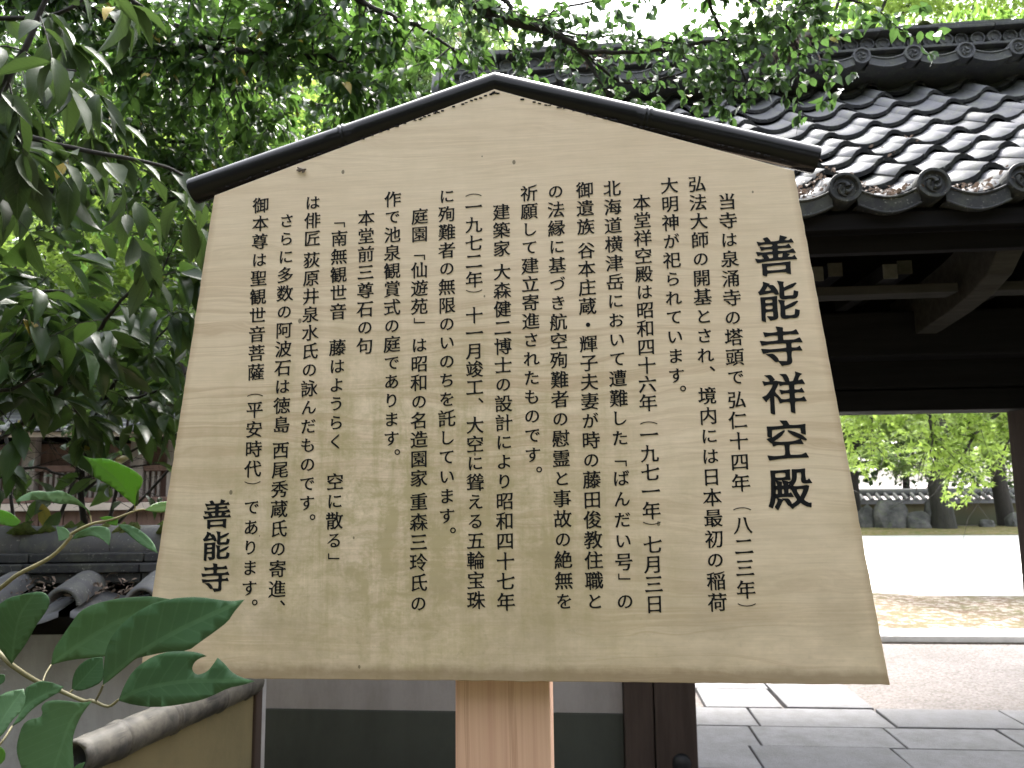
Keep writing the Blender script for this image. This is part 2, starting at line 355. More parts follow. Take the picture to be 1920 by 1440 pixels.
# ------------------------------------------------------------------ leaves
def template(kind):
    if kind == 'ell' or kind == 'ell_s':
        T = [0, .10, .30, .55, .80, 1]; Wd = [0, .42, .92, 1.0, .55, 0]
        if kind == 'ell_s': T = [0, .30, .70, 1]; Wd = [0, .95, .85, 0]
        v = []; uv = []; f = []
        n = len(T)
        for i, (t, w) in enumerate(zip(T, Wd)):
            z = .16*t - .34*t*t
            v.append((t, 0, z)); uv.append((0, t))
        for sgn in (-1, 1):
            k = len(v)
            for i in range(1, n-1):
                t, w = T[i], Wd[i]; v.append((t, sgn*w*.5, .16*t - .34*t*t + .09*w)); uv.append((sgn*w, t))
            def q(*a): f.append(a if sgn > 0 else tuple(reversed(a)))
            q(0, 1, k)
            for i in range(1, n-2): q(i, i+1, k+i, k+i-1)
            q(n-2, n-1, k+n-3)
        return np.array(v), f, np.array(uv)
    if kind == 'rhomb':
        v = [(0,0,0), (.5,-.5,.05), (1,0,-.12), (.5,.5,.05)]
        return np.array(v), [(0,1,2), (0,2,3)], np.array([(0,0),(-1,.5),(0,1),(1,.5)], float)
    if kind == 'maple':
        v = [(.22, 0, 0)]; uv = [(0, .2)]
        A = [-125, -62, 0, 62, 125]; LN = [.42, .66, .80, .66, .42]
        ring = []
        for i, (a, l) in enumerate(zip(A, LN)):
            a = math.radians(a); ring.append((.22 + l*math.cos(a), l*math.sin(a), -.10*l))
            if i < 4:
                b = math.radians((A[i]+A[i+1])/2); ring.append((.22 + .24*math.cos(b), .24*math.sin(b), .01))
        ring.append((.0, 0, .01))
        v += ring; uv += [(p[1], p[0]) for p in ring]; n = len(ring)
        return np.array(v), [(0, 1+i, 1+(i+1) % n) for i in range(n)], np.array(uv)
TPL = {k: template(k) for k in ('ell', 'ell_s', 'rhomb', 'maple')}

def frames(A, up=None, jit=.5):
    N = len(A); A = A/np.linalg.norm(A, axis=1, keepdims=True)
    u = np.tile([0, 0, 1.], (N, 1)) if up is None else up
    u = u + rng.normal(0, jit, (N, 3)); u = u - A*(u*A).sum(1, keepdims=True); u /= np.linalg.norm(u, axis=1, keepdims=True)+1e-9
    return A, np.cross(u, A), u

def leaf_mesh(name, m, kind, P, A, L, Wd, up=None, jit=.5, center=False):
    P = np.asarray(P, float); A = np.asarray(A, float); N = len(P)
    tv, tf, tuv = TPL[kind]; k = len(tv)
    X, Y, Z = frames(A, up, jit); L = np.broadcast_to(L, N); Wd = np.broadcast_to(Wd, N)
    V = (P[:, None] + X[:, None]*(tv[None, :, 0:1]*L[:, None, None]) + Y[:, None]*(tv[None, :, 1:2]*Wd[:, None, None]) + Z[:, None]*(tv[None, :, 2:3]*L[:, None, None]))
    lt = np.array([len(f) for f in tf]); li = np.concatenate([np.array(f) for f in tf])
    loops = (li[None] + (np.arange(N)*k)[:, None]).ravel(); tot = np.tile(lt, N)
    st = np.concatenate([[0], np.cumsum(tot)[:-1]])
    me = bpy.data.meshes.new(name)
    me.vertices.add(N*k); me.vertices.foreach_set('co', V.astype(np.float32).ravel())
    me.loops.add(len(loops)); me.loops.foreach_set('vertex_index', loops.astype(np.int32))
    me.polygons.add(len(tot)); me.polygons.foreach_set('loop_start', st.astype(np.int32))
    me.update(calc_edges=True)
    u = me.uv_layers.new(name='uv'); u.data.foreach_set('uv', np.tile(tuv[li], (N, 1)).astype(np.float32).ravel())
    a = me.attributes.new('rnd', 'FLOAT', 'FACE'); a.data.foreach_set('value', np.repeat(rng.random(N), len(tf)).astype(np.float32))
    me.polygons.foreach_set('use_smooth', np.full(len(tot), kind != 'rhomb'))
    me.materials.append(m)
    return me
def leaf_proto(m, kind, curl=0.0, w=.4):
    me = leaf_mesh('leaf', m, kind, [(0,0,0)], [(1,0,0)], 1.0, w, jit=0)
    me.attributes['rnd'].data[0].value = 0
    for d in me.attributes['rnd'].data: d.value = 0
    for v in me.vertices:
        x, y, z = v.co; v.co.z = z + curl*x*x + random.uniform(-.015, .015); v.co.y = y + .06*curl*x*x
    return me
PROTO = {}
def leaf_parts(root, m, kind, P, A, L, ratio, up=None, jit=.5):
    """each leaf an object of its own, sharing a few meshes"""
    key = (m.name, kind)
    if key not in PROTO: PROTO[key] = [leaf_proto(m, kind, c, ratio) for c in (-.15, .05, .2, -.3, -.05)]
    P = np.asarray(P, float); X, Y, Z = frames(np.asarray(A, float), up, jit)
    inv = root.matrix_world_inv
    for i in range(len(P)):
        o = bpy.data.objects.new('leaf', random.choice(PROTO[key])); COL.objects.link(o); o.parent = root.o
        l = float(L[i]) if hasattr(L, '__len__') else L
        Mx = Matrix((X[i]*l, Y[i]*l, Z[i]*l)).transposed().to_4x4(); Mx.translation = Vector(P[i]) - root.loc
        o.matrix_basis = Mx

class Root:
    def __init__(s, name, loc, label, cat, group=None):
        s.o = empty(name, loc, 0, label, cat, group); s.loc = Vector(loc); s.matrix_world_inv = None
    def to(s, pts): return [Vector(p) - s.loc for p in pts]

def smooth_path(pts, k=4):
    pts = [Vector(p) for p in pts]; out = []
    if len(pts) < 3: return pts
    for i in range(len(pts)-1):
        p0 = pts[max(i-1, 0)]; p1 = pts[i]; p2 = pts[i+1]; p3 = pts[min(i+2, len(pts)-1)]
        for j in range(k):
            t = j/k
            out.append(.5*((2*p1) + (p2-p0)*t + (2*p0-5*p1+4*p2-p3)*t*t + (3*p1-p0-3*p2+p3)*t**3))
    out.append(pts[-1]); return out
def wob(pts, a):
    return [pts[0]] + [p + Vector((random.gauss(0, a), random.gauss(0, a), random.gauss(0, a))) for p in pts[1:]]

def sprout(path, r0, step, tl, leaf_l, droop=.3, start=.1, sides=3, leafgap=.3, bias=Vector((0,0,0)), tips=3, second=.5):
    """twigs off a branch path; returns twig polylines and leaf (pos, dir, size) lists"""
    twigs = []; leaves = []
    cum = 0; total = sum((path[i+1]-path[i]).length for i in range(len(path)-1)); nxt = total*start
    def leafy(tw, l0):
        for i in range(1, len(tw)):
            d = (tw[i]-tw[i-1]).normalized(); side = d.cross(Vector((0,0,1)))
            if side.length < .1: side = Vector((1,0,0))
            side.normalize(); seg = (tw[i]-tw[i-1]).length; n = max(1, int(seg/(l0*leafgap)))
            for k in range(n):
                sgn = 1 if (i*7+k) % 2 else -1
                p = tw[i-1].lerp(tw[i], (k+random.random())/n)
                a = d*random.uniform(.3, .9) + side*sgn*random.uniform(.5, 1.1) + Vector((random.gauss(0,.25), random.gauss(0,.25), random.gauss(0,.25)-droop*random.uniform(.5, 1.8)))
                leaves.append((p, a, l0*random.uniform(.6, 1.15)))
        d = (tw[-1]-tw[-2]).normalized()
        for k in range(tips):
            a = d + Vector((random.gauss(0,.6), random.gauss(0,.6), random.gauss(0,.4)-droop))
            leaves.append((tw[-1], a, l0*random.uniform(.7, 1.2)))
    for i in range(len(path)-1):
        seg = (path[i+1]-path[i]).length; d = (path[i+1]-path[i]).normalized()
        while nxt < cum+seg:
            p = path[i].lerp(path[i+1], (nxt-cum)/seg)
            for _ in range(1 if sides < 3 else random.choice((1, 1, 2))):
                a = d*random.uniform(.3, 1.0) + Vector((random.gauss(0,.7), random.gauss(0,.7), random.gauss(0,.55)-droop*.4)) + bias
                a.normalize(); L = tl*random.uniform(.45, 1.2); n = 4; q = p.copy(); tw = [p]
                for k in range(n):
                    a = (a + Vector((random.gauss(0,.14), random.gauss(0,.14), random.gauss(0,.12)-droop*.16))).normalized()
                    q = q + a*(L/n); tw.append(q.copy())
                    if random.random() < second:
                        b = (a + Vector((random.gauss(0,.8), random.gauss(0,.8), random.gauss(0,.6)))).normalized(); m = q + b*L*.25
                        t2 = [q.copy(), m, m + (b+Vector((0,0,-droop*.3))).normalized()*L*.2]; twigs.append((t2, r0*.3)); leafy(t2, leaf_l)
                twigs.append((tw, r0*.45)); leafy(tw, leaf_l)
            nxt += step*random.uniform(.6, 1.4)
        cum += seg
    return twigs, leaves

def branchy(root, m_leaf, branches, leaf_l, ratio, step, tl, kind='ell', nparts=300, droop=.3, leafgap=.3, bark='bark', jit=.5, start=.1, bias=Vector((0,0,0)), tips=3, second=.5, keep=None, trunk=None, upv=None, seg=5):
    allL = []; tm = MB()
    for pts, r0, r1 in branches:
        path = wob(smooth_path(pts, 4), r0*.25); n = len(path)
        MB().tube(root.to(path), [r0+(r1-r0)*i/(n-1) for i in range(n)], 7).build('branch', MAT[bark], root.o, fix=False)
        tw, lv = sprout(path, max(r1, r0*.4), step, tl, leaf_l, droop, start, 3, leafgap, bias, tips, second)
        for t, r in tw: tm.tube(root.to(t), [r*(1-.7*i/(len(t)-1)) for i in range(len(t))], 4, False)
        allL += lv
    if trunk:
        tp, a, b = trunk; tp = wob(smooth_path(tp, 4), a*.1); n = len(tp)
        MB().tube(root.to(tp), [a+(b-a)*i/(n-1) for i in range(n)], 12).build('trunk', MAT[bark], root.o, fix=False)
    if tm.v: tag(tm.build('twigs', MAT[bark], root.o, fix=False), kind='stuff')
    if keep: allL = [l for l in allL if keep(l[0])]
    P = np.array([l[0] for l in allL]); A = np.array([l[1] for l in allL]); L = np.array([l[2] for l in allL])
    depth = P@np.array(FWD) - 0; vis = np.abs(P[:, 0])/np.maximum(P[:, 1], .05) < .78
    score = np.where(vis, L/np.maximum(P[:, 1], .2), 0); order = np.argsort(-score); a, b = order[:nparts], order[nparts:]
    up = None if upv is None else np.tile(upv, (len(P), 1))
    leaf_parts(root, m_leaf, kind, P[a], A[a], L[a], ratio, None if up is None else up[a], jit)
    if len(b):
        me = leaf_mesh('foliage', m_leaf, kind, P[b]-np.array(root.loc), A[b], L[b], L[b]*ratio, None if up is None else up[b], jit)
        tag(link('foliage', me, root.o), kind='stuff')
    return len(P)

def crown_tree(name, label, cat, base, h, tr, blobs, nleaf, size, m, kind='rhomb', group=None, bark='bark', layered=.45, ratio=.8, lean=(0,0), nlimb=7, parts=0, clump=.34, seedpts=26):
    """tapered trunk with limbs; leaves in uneven clumps through the crown volume. blobs: (dx,dy,z,rx,ry,rz)"""
    root = Root(name, base, label, cat, group); b = Vector(base)
    top = b + Vector((lean[0], lean[1], h*.78))
    path = wob(smooth_path([b, b+Vector((lean[0]*.2, lean[1]*.2, h*.25)), b+Vector((lean[0]*.6, lean[1]*.6, h*.5)), top], 3), tr*.25)
    n = len(path); MB().tube(root.to(path), [tr*(1.25 if i == 0 else 1)*(1-.75*i/(n-1)) for i in range(n)], 10).build('trunk', MAT[bark], root.o, fix=False)
    P = []; D = []; lm = 0
    tot = sum(x[3]*x[4]*x[5] for x in blobs)
    for dx, dy, z, rx, ry, rz in blobs:
        c = b + Vector((dx, dy, z)); k = max(5, int(seedpts*rx*ry*rz/tot*len(blobs)))
        cs = rng.normal(0, 1, (k, 3)); cs /= np.linalg.norm(cs, axis=1, keepdims=True); cs *= (rng.random((k, 1))**.45)
        cs = cs*np.array([rx, ry, rz]) + np.array(c)
        nn = int(nleaf*rx*ry*rz/tot); idx = rng.integers(0, k, nn); s = clump*min(rx, rz)*rng.uniform(.6, 1.3, k)[idx][:, None]
        q = cs[idx] + rng.normal(0, 1, (nn, 3))*s*np.array([1, 1, layered]); P.append(q)
        a = q-cs[idx]; a[:, 2] -= .25*s[:, 0]; D.append(a + rng.normal(0, .3, (nn, 3))*s)
        for j in range(max(1, nlimb//len(blobs))):
            t = cs[rng.integers(0, k)]; st = path[random.randint(n//3, n-1)]
            mid = (st+Vector(t))/2 + Vector((random.gauss(0,.1), random.gauss(0,.1), random.uniform(-.1,.25)))*rx*.5
            lp = smooth_path([st, mid, Vector(t)], 3)
            MB().tube(root.to(lp), [tr*.38*(1-.8*i/(len(lp)-1)) for i in range(len(lp))], 5, False).build('limb', MAT[bark], root.o, fix=False)
    P = np.concatenate(P); D = np.concatenate(D)+1e-4; L = size*rng.uniform(.6, 1.25, len(P))
    if parts:
        vis = (np.abs(P[:, 0])/np.maximum(P[:, 1], .05) < .68); order = np.argsort(-np.where(vis, L/np.maximum(P[:, 1], .2), 0)); a_, b_ = order[:parts], order[parts:]
        leaf_parts(root, m, kind, P[a_], D[a_], L[a_], ratio, None, .5); P, D, L = P[b_], D[b_], L[b_]
    me = leaf_mesh('foliage', m, kind, P-np.array(b), D, L, L*ratio, None, .55)
    tag(link('foliage', me, root.o), kind='stuff')
    return root
# ================================================================== ground
def sheet(name, poly, z, m, kind='structure'):
    me = bpy.data.meshes.new(name); me.from_pydata([(x, y, z) for x, y in poly], [], [tuple(range(len(poly)))]); me.materials.append(m)
    o = link(name, me); tag(o, kind=kind); return o
RZ = -math.radians(5); c5, s5 = math.cos(math.radians(5)), math.sin(math.radians(5))
def G(s, d): return (s*c5 + d*s5, -s*s5 + d*c5)          # gate-aligned plan coordinates to the world
sheet('ground', [(-150, -150), (150, -150), (150, 250), (-150, 250)], -.006, MAT['gravel'])
sheet('unseen_dark_ground', [(-30, -40), (30, -40), (30, 1.0), G(2.6, 3.1), G(-.3, 3.1), G(-.3, 3.7), (-30, 3.7)], -.003, MAT['dark_ground'])  # unseen dark ground, added to cut light bounced onto the board
sheet('garden_soil', [(-60, 5.0), G(-1.0, 4.2), G(-1.0, 30), (-60, 40)], -.002, MAT['soil'])
sheet('white_gravel_court', [G(-.9, 7.72), G(40, 7.72), G(40, 24), G(-.9, 24)], .02, MAT['white_gravel'])
bm_ = MB()
def patch(name, cs, cd, rs, rd, z, m, n=60, amp=.25, hgt=.0):
    ph = [random.uniform(0, 6.28) for _ in range(6)]
    pts = []
    for i in range(n):
        a = 2*math.pi*i/n; r = 1 + amp*(.5*math.sin(3*a+ph[0]) + .3*math.sin(7*a+ph[1]) + .25*math.sin(13*a+ph[2]) + .18*math.sin(23*a+ph[3]))
        pts.append(G(cs+rs*r*math.cos(a), cd+rd*r*math.sin(a)))
    vs = [(x, y, z) for x, y in pts]; cx, cy = G(cs, cd)
    inn = [(cx+(x-cx)*.7, cy+(y-cy)*.7, z+hgt*.8) for x, y in pts]
    vs2 = vs + inn + [(cx, cy, z+hgt)]
    fs = [(i, (i+1) % n, n+(i+1) % n, n+i) for i in range(n)] + [(n+i, n+(i+1) % n, 2*n) for i in range(n)]
    me = bpy.data.meshes.new(name); me.from_pydata(vs2, [], fs); me.materials.append(m); me.polygons.foreach_set('use_smooth', [True]*len(fs))
    o = link(name, me); tag(o, kind='structure'); return o
patch('moss_patch', 4.2, 9.35, 3.6, 1.15, .024, MAT['litter'], 80, .22, .015)
patch('moss_bank', 8.5, 22.6, 13, 1.5, .03, MAT['moss'], 80, .10, .10)

# kerb of pale stone along the court: one step up
kerb = empty('kerb', (0, 0, 0)); kerb['kind'] = 'structure'
ks = 0.2; k = 0
while ks < 7.5:
    L = random.uniform(1.1, 1.7); mb = MB(); mb.box(ks+.004, ks+L-.004, 7.62, 7.98, 0, .055+random.uniform(-.004, .004))
    o = mb.build('kerb_stone', MAT['kerb'], kerb, bevel=.006); o.rotation_euler = (0, 0, RZ); ks += L
# dark strip painting the shadow of the kerb step
o = sheet('kerb_shadow_strip', [G(-.8, 7.585), G(8, 7.585), G(8, 7.622), G(-.8, 7.622)], .003, MAT['soil'])

# ---- granite paving, every slab a part
pav = empty('stone_path', (0, 0, 0), RZ); pav['kind'] = 'structure'
def slab(s0, s1, d0, d1, sk=0.0):
    g = .0055; z = .03+random.uniform(-.004, .004); j = lambda: random.uniform(-.004, .004)
    c = [(s0+g+j(), d0+g+j()), (s1-g+j(), d0+g+j()), (s1-g+sk+j(), d1-g+j()), (s0+g+sk+j(), d1-g+j())]
    mb = MB(); mb.add([(x, y, -.02) for x, y in c]+[(x, y, z) for x, y in c], [(0,3,2,1),(4,5,6,7),(0,1,5,4),(1,2,6,5),(2,3,7,6),(3,0,4,7)])
    mb.build('paving_stone', MAT['granite'], pav, bevel=.006)
rows = [(3.20, 3.56, [-.3, .62, 1.35, 2.05, 2.8, 3.6, 4.4, 5.2]), (3.56, 3.90, [-.3, .38, 1.1, 1.85, 2.55, 3.3, 4.1, 5.2]), (3.90, 4.25, [-.3, .70, 1.45, 2.15, 2.95, 3.7, 4.5, 5.2]), (4.25, 4.62, [-.3, .15, .90, 1.655, 2.36, 3.1, 3.9, 4.6, 5.2]),
        (4.62, 4.985, [-.3, .25, .97, 1.755, 2.39, 3.15, 3.9, 4.7, 5.2]), (4.985, 5.375, [-.3, .30, 1.045, 1.84, 2.60, 3.4, 4.2, 5.2])]
for d0, d1, js in rows:
    for a, b in zip(js[:-1], js[1:]): slab(a, b, d0, d1)
for d0, d1, js in [(5.375, 5.84, [.78, 1.28]), (5.84, 6.03, [.78, 1.30]), (5.375, 6.03, [1.30, 1.85]), (6.03, 6.55, [.78, 1.42, 1.85]), (6.55, 7.05, [.78, 1.15, 1.85]), (7.05, 7.56, [.78, 1.5, 1.85])]:
    for a, b in zip(js[:-1], js[1:]): slab(a, b, d0, d1)
d = 1.2
for i in range(5):
    js = [.1+.3*(i % 2), .95+.1*(i % 3), 1.75+.1*(i % 2), 2.5]
    for a, b in zip(js[:-1], js[1:]): slab(a, b, d, d+.4)
    d += .4

# ================================================================== notice board
BX, BY, BZ = -.01972, .99778, EYE-.24497; BYAW = .08238
nb = empty('notice_board', (BX, BY, 0), -BYAW, 'pale wooden temple notice board of black Japanese writing under black bamboo, on a cedar post', 'notice board')
HB, HT, HS, HA = .4682, .3927, .6453, .780
# panel outline with slightly worn edges
out = []
def edge(p, q, n, a=.0006):
    for i in range(n):
        t = i/n; out.append((p[0]+(q[0]-p[0])*t+random.gauss(0, a), p[1]+(q[1]-p[1])*t+random.gauss(0, a)))
edge((-HB, 0), (HB, 0), 90, .0002); edge((HB, 0), (HT, HS), 60, .00022); edge((HT, HS), (0, HA), 10, .0001); edge((0, HA), (-HT, HS), 10, .0001); edge((-HT, HS), (-HB, 0), 60, .00022)
MB().prism(out, 0, .030).build('board_panel', MAT['board'], nb, (0, 0, BZ), bevel=.0008)
MB().box(-.0605, .0615, .0302, .135, -.02, 1.85).build('post', MAT['cedar'], nb, bevel=.003)
for zz in (1.45, 1.80): MB().box(-.30, .30, .0303, .0565, zz, zz+.05).build('batten', MAT['cedar'], nb, bevel=.002) if False else None
# black bamboo capping, one length per slope, mitred at the peak
for sx, (ex, ez) in ((-1, (-.4314, .6582)), (1, (.4273, .6637))):
    p0 = Vector((0, .015, BZ+.7925)); p1 = Vector((ex, .015, BZ+ez)); D = (p1-p0); Ln = D.length; D.normalize()
    mb = MB(); n = 26; prof = []; node = .215 if sx > 0 else .222
    ts = sorted([0, .004] + [i*Ln/18 for i in range(1, 18)] + [node-.006, node-.0035, node-.0015, node, node+.0015, node+.0035, node+.006] + [Ln-.003, Ln-.0025, Ln])
    for t in ts:
        r = .0174 + .0008*abs(sx*t)/Ln
        dn = abs(t-node)
        if dn < .0008: r -= .0010
        elif dn < .002: r += .0018
        elif dn < .0045: r += .0015
        if t > Ln-.001: r -= .0008
        prof.append((t, r))
    side = Vector((0, 1, 0)); upv = D.cross(side); upv = upv if upv.z > 0 else -upv
    vs = []; nn = 28
    for t, r in prof:
        for j in range(nn):
            a = 2*math.pi*j/nn; off = side*math.cos(a)*r*1.02 + upv*math.sin(a)*r
            tt = t
            if t == 0: tt = -off.dot(Vector((sx, 0, 0)))/max(.2, abs(D.x))*1.0 if abs(D.x) > 0 else 0
            if t == .004: tt = max(.004, .0042-off.dot(Vector((sx, 0, 0)))/abs(D.x))
            vs.append(p0 + D*tt + off)
    K = len(prof); fs = [(i*nn+j, i*nn+(j+1) % nn, (i+1)*nn+(j+1) % nn, (i+1)*nn+j) for i in range(K-1) for j in range(nn)]
    mb.add(vs, fs, True); mb.add(vs[-nn:], [tuple(range(nn))])
    o = mb.build('bamboo_cap', MAT['black_bamboo'], nb)
    # frayed sealant along the joint under the bamboo
mb = MB()
for sx, ex, ez in ((-1, -.4314, .6582), (1, .4273, .6637)):
    for i in range(50):
        t = random.random()*.90; x = ex*t; z = BZ+.7925+(ez-.7925)*t - .0172 - abs(random.gauss(0, .0008)); r = random.uniform(.0006, .0013)
        mb.tube([(x-.002, -.0003, z), (x+.002, -.0003, z+random.gauss(0, .0006))], r, 5)
tag(mb.build('sealant', MAT['black_bamboo'], nb), kind='stuff')
mb = MB()
for k in range(7): mb.tube([(random.gauss(-.268, .004), -.002, BZ+.676+random.gauss(0, .0015)), (random.gauss(-.262, .004), -.004, BZ+.674+random.gauss(0, .0015))], .0011, 5)
tag(mb.build('cocoon', MAT['dead'], nb), kind='stuff')

# ---- the writing: brush-like glyphs built from outlines
COLUMNS = [
 ('T', [('善能寺祥空殿', 0.3632, 0.5318, 0.3645, 0.2341)]),
 ('B', [('当寺は泉涌寺の塔頭で', 0.3053, 0.6066, 0.3053, 0.3746), ('弘仁十四年', 0.3053, 0.3459, 0.3053, 0.2413), ('（', 0.3053, 0.2091, 0.3053, 0.2091), ('八二三年', 0.3053, 0.1894, 0.3053, 0.1113), ('）', 0.3053, 0.0928, 0.3053, 0.0928)]),
 ('B', [('弘法大師の開基とされ', 0.2676, 0.6324, 0.2687, 0.4037), ('、', 0.2688, 0.3782, 0.2688, 0.3782), ('境内には日本最初の稲荷', 0.2689, 0.3515, 0.2701, 0.096)]),
 ('B', [('大明神が祀られています', 0.2315, 0.6318, 0.231, 0.3784), ('。', 0.2309, 0.3536, 0.2309, 0.3536)]),
 ('B', [('本堂祥空殿は昭和四十六年', 0.1945, 0.6099, 0.194, 0.3441), ('（', 0.1939, 0.3181, 0.1939, 0.3181), ('一九七一年', 0.1939, 0.3032, 0.1937, 0.208), ('）', 0.1937, 0.1922, 0.1937, 0.1922), ('七月三日', 0.1937, 0.1659, 0.1935, 0.0939)]),
 ('B', [('北海道横津岳において遭難した', 0.1563, 0.6311, 0.1571, 0.2997), ('「', 0.1572, 0.2672, 0.1572, 0.2672), ('ばんだい号', 0.1572, 0.2487, 0.1575, 0.1451), ('」', 0.1575, 0.1269, 0.1575, 0.1269), ('の', 0.1576, 0.0971, 0.1576, 0.0971)]),
 ('B', [('御遺族', 0.1202, 0.6308, 0.1202, 0.58), ('谷本庄蔵・輝子夫妻が時の藤田俊教住職と', 0.1202, 0.5476, 0.12, 0.0971)]),
 ('B', [('の法縁に基づき航空殉難者の慰霊と事故の絶無を', 0.0814, 0.6303, 0.0822, 0.097)]),
 ('B', [('祈願して建立寄進されたものです', 0.0455, 0.6293, 0.0455, 0.2799), ('。', 0.0455, 0.2531, 0.0455, 0.2531)]),
 ('B', [('建築家', 0.0081, 0.6048, 0.0082, 0.5543), ('大森健二博士の設計により昭和四十七年', 0.0082, 0.5222, 0.009, 0.0963)]),
 ('B', [('（', -0.0293, 0.6299, -0.0293, 0.6299), ('一九七二年', -0.0293, 0.6135, -0.0292, 0.5132), ('）', -0.0292, 0.4973, -0.0292, 0.4973), ('十一月竣工', -0.0292, 0.4648, -0.0291, 0.3688), ('、', -0.0291, 0.3436, -0.0291, 0.3436), ('大空に聳える五輪宝珠', -0.029, 0.3193, -0.0289, 0.0982)]),
 ('B', [('に殉難者の無限のいのちを託しています', -0.0656, 0.63, -0.0659, 0.2034), ('。', -0.066, 0.1772, -0.066, 0.1772)]),
 ('B', [('庭園', -0.1028, 0.6033, -0.1028, 0.5785), ('「', -0.1028, 0.5459, -0.1028, 0.5459), ('仙遊苑', -0.1028, 0.5286, -0.1027, 0.4788), ('」', -0.1027, 0.4597, -0.1027, 0.4597), ('は昭和の名造園家', -0.1027, 0.4266, -0.1025, 0.2518), ('重森三玲氏の', -0.1025, 0.2214, -0.1024, 0.0942)]),
 ('B', [('作で池泉観賞式の庭であります', -0.1402, 0.629, -0.1392, 0.3038), ('。', -0.1391, 0.2781, -0.1391, 0.2781)]),
 ('B', [('本堂前三尊石の句', -0.1764, 0.6038, -0.1763, 0.4274)]),
 ('B', [('「', -0.2134, 0.5955, -0.2134, 0.5955), ('南無観世音', -0.2134, 0.5768, -0.2134, 0.4754), ('藤はようらく', -0.2134, 0.4262, -0.2134, 0.3008), ('空に散る', -0.2134, 0.2486, -0.2134, 0.1733), ('」', -0.2134, 0.153, -0.2134, 0.153)]),
 ('B', [('は俳匠', -0.2516, 0.6289, -0.2514, 0.5782), ('荻原井泉水氏の詠んだものです', -0.2514, 0.5478, -0.2506, 0.2214), ('。', -0.2505, 0.1953, -0.2505, 0.1953)]),
 ('B', [('さらに多数の阿波石は徳島', -0.2876, 0.6046, -0.2876, 0.3245), ('西尾秀蔵氏の寄進', -0.2876, 0.2907, -0.2876, 0.112), ('、', -0.2876, 0.0866, -0.2876, 0.0866)]),
 ('B', [('御本尊は聖観世音菩薩', -0.3249, 0.6282, -0.3248, 0.3958), ('（', -0.3248, 0.3645, -0.3248, 0.3645), ('平安時代', -0.3248, 0.3451, -0.3248, 0.2666), ('）', -0.3248, 0.2484, -0.3248, 0.2484), ('であります', -0.3247, 0.2165, -0.3247, 0.113), ('。', -0.3247, 0.0872, -0.3247, 0.0872)]),
 ('S', [('善能寺', -0.3717, 0.2082, -0.371, 0.1263)]),
]

tmpc = bpy.data.curves.new('glyph_source', 'FONT'); tmpo = bpy.data.objects.new('glyph_source', tmpc); COL.objects.link(tmpo)
GC = {}
def chars_outline(ch):
    tmpc.body = ch; dg = bpy.context.evaluated_depsgraph_get(); dg.update()
    cu = tmpo.evaluated_get(dg).to_curve(dg); res = []
    for sp in cu.splines:
        b = sp.bezier_points; n = len(b); pts = []
        for i in range(n):
            p, q = b[i], b[(i+1) % n]; a0, a1, a2, a3 = p.co, p.handle_right, q.handle_left, q.co
            ch_ = (a3-a0); L = ch_.length
            if L < 1e-6: continue
            dev = max(((a1-a0).cross(ch_)).length/L, ((a2-a3).cross(ch_)).length/L)
            pts.append((a0.x, a0.y))
            if dev > .004:
                for t in (.25, .5, .75):
                    u = 1-t; v = a0*u**3 + a1*3*u*u*t + a2*3*u*t*t + a3*t**3; pts.append((v.x, v.y))
        if len(pts) > 2: res.append(pts)
    tmpo.to_curve_clear(); return res
KANA_SMALL = set('、。')
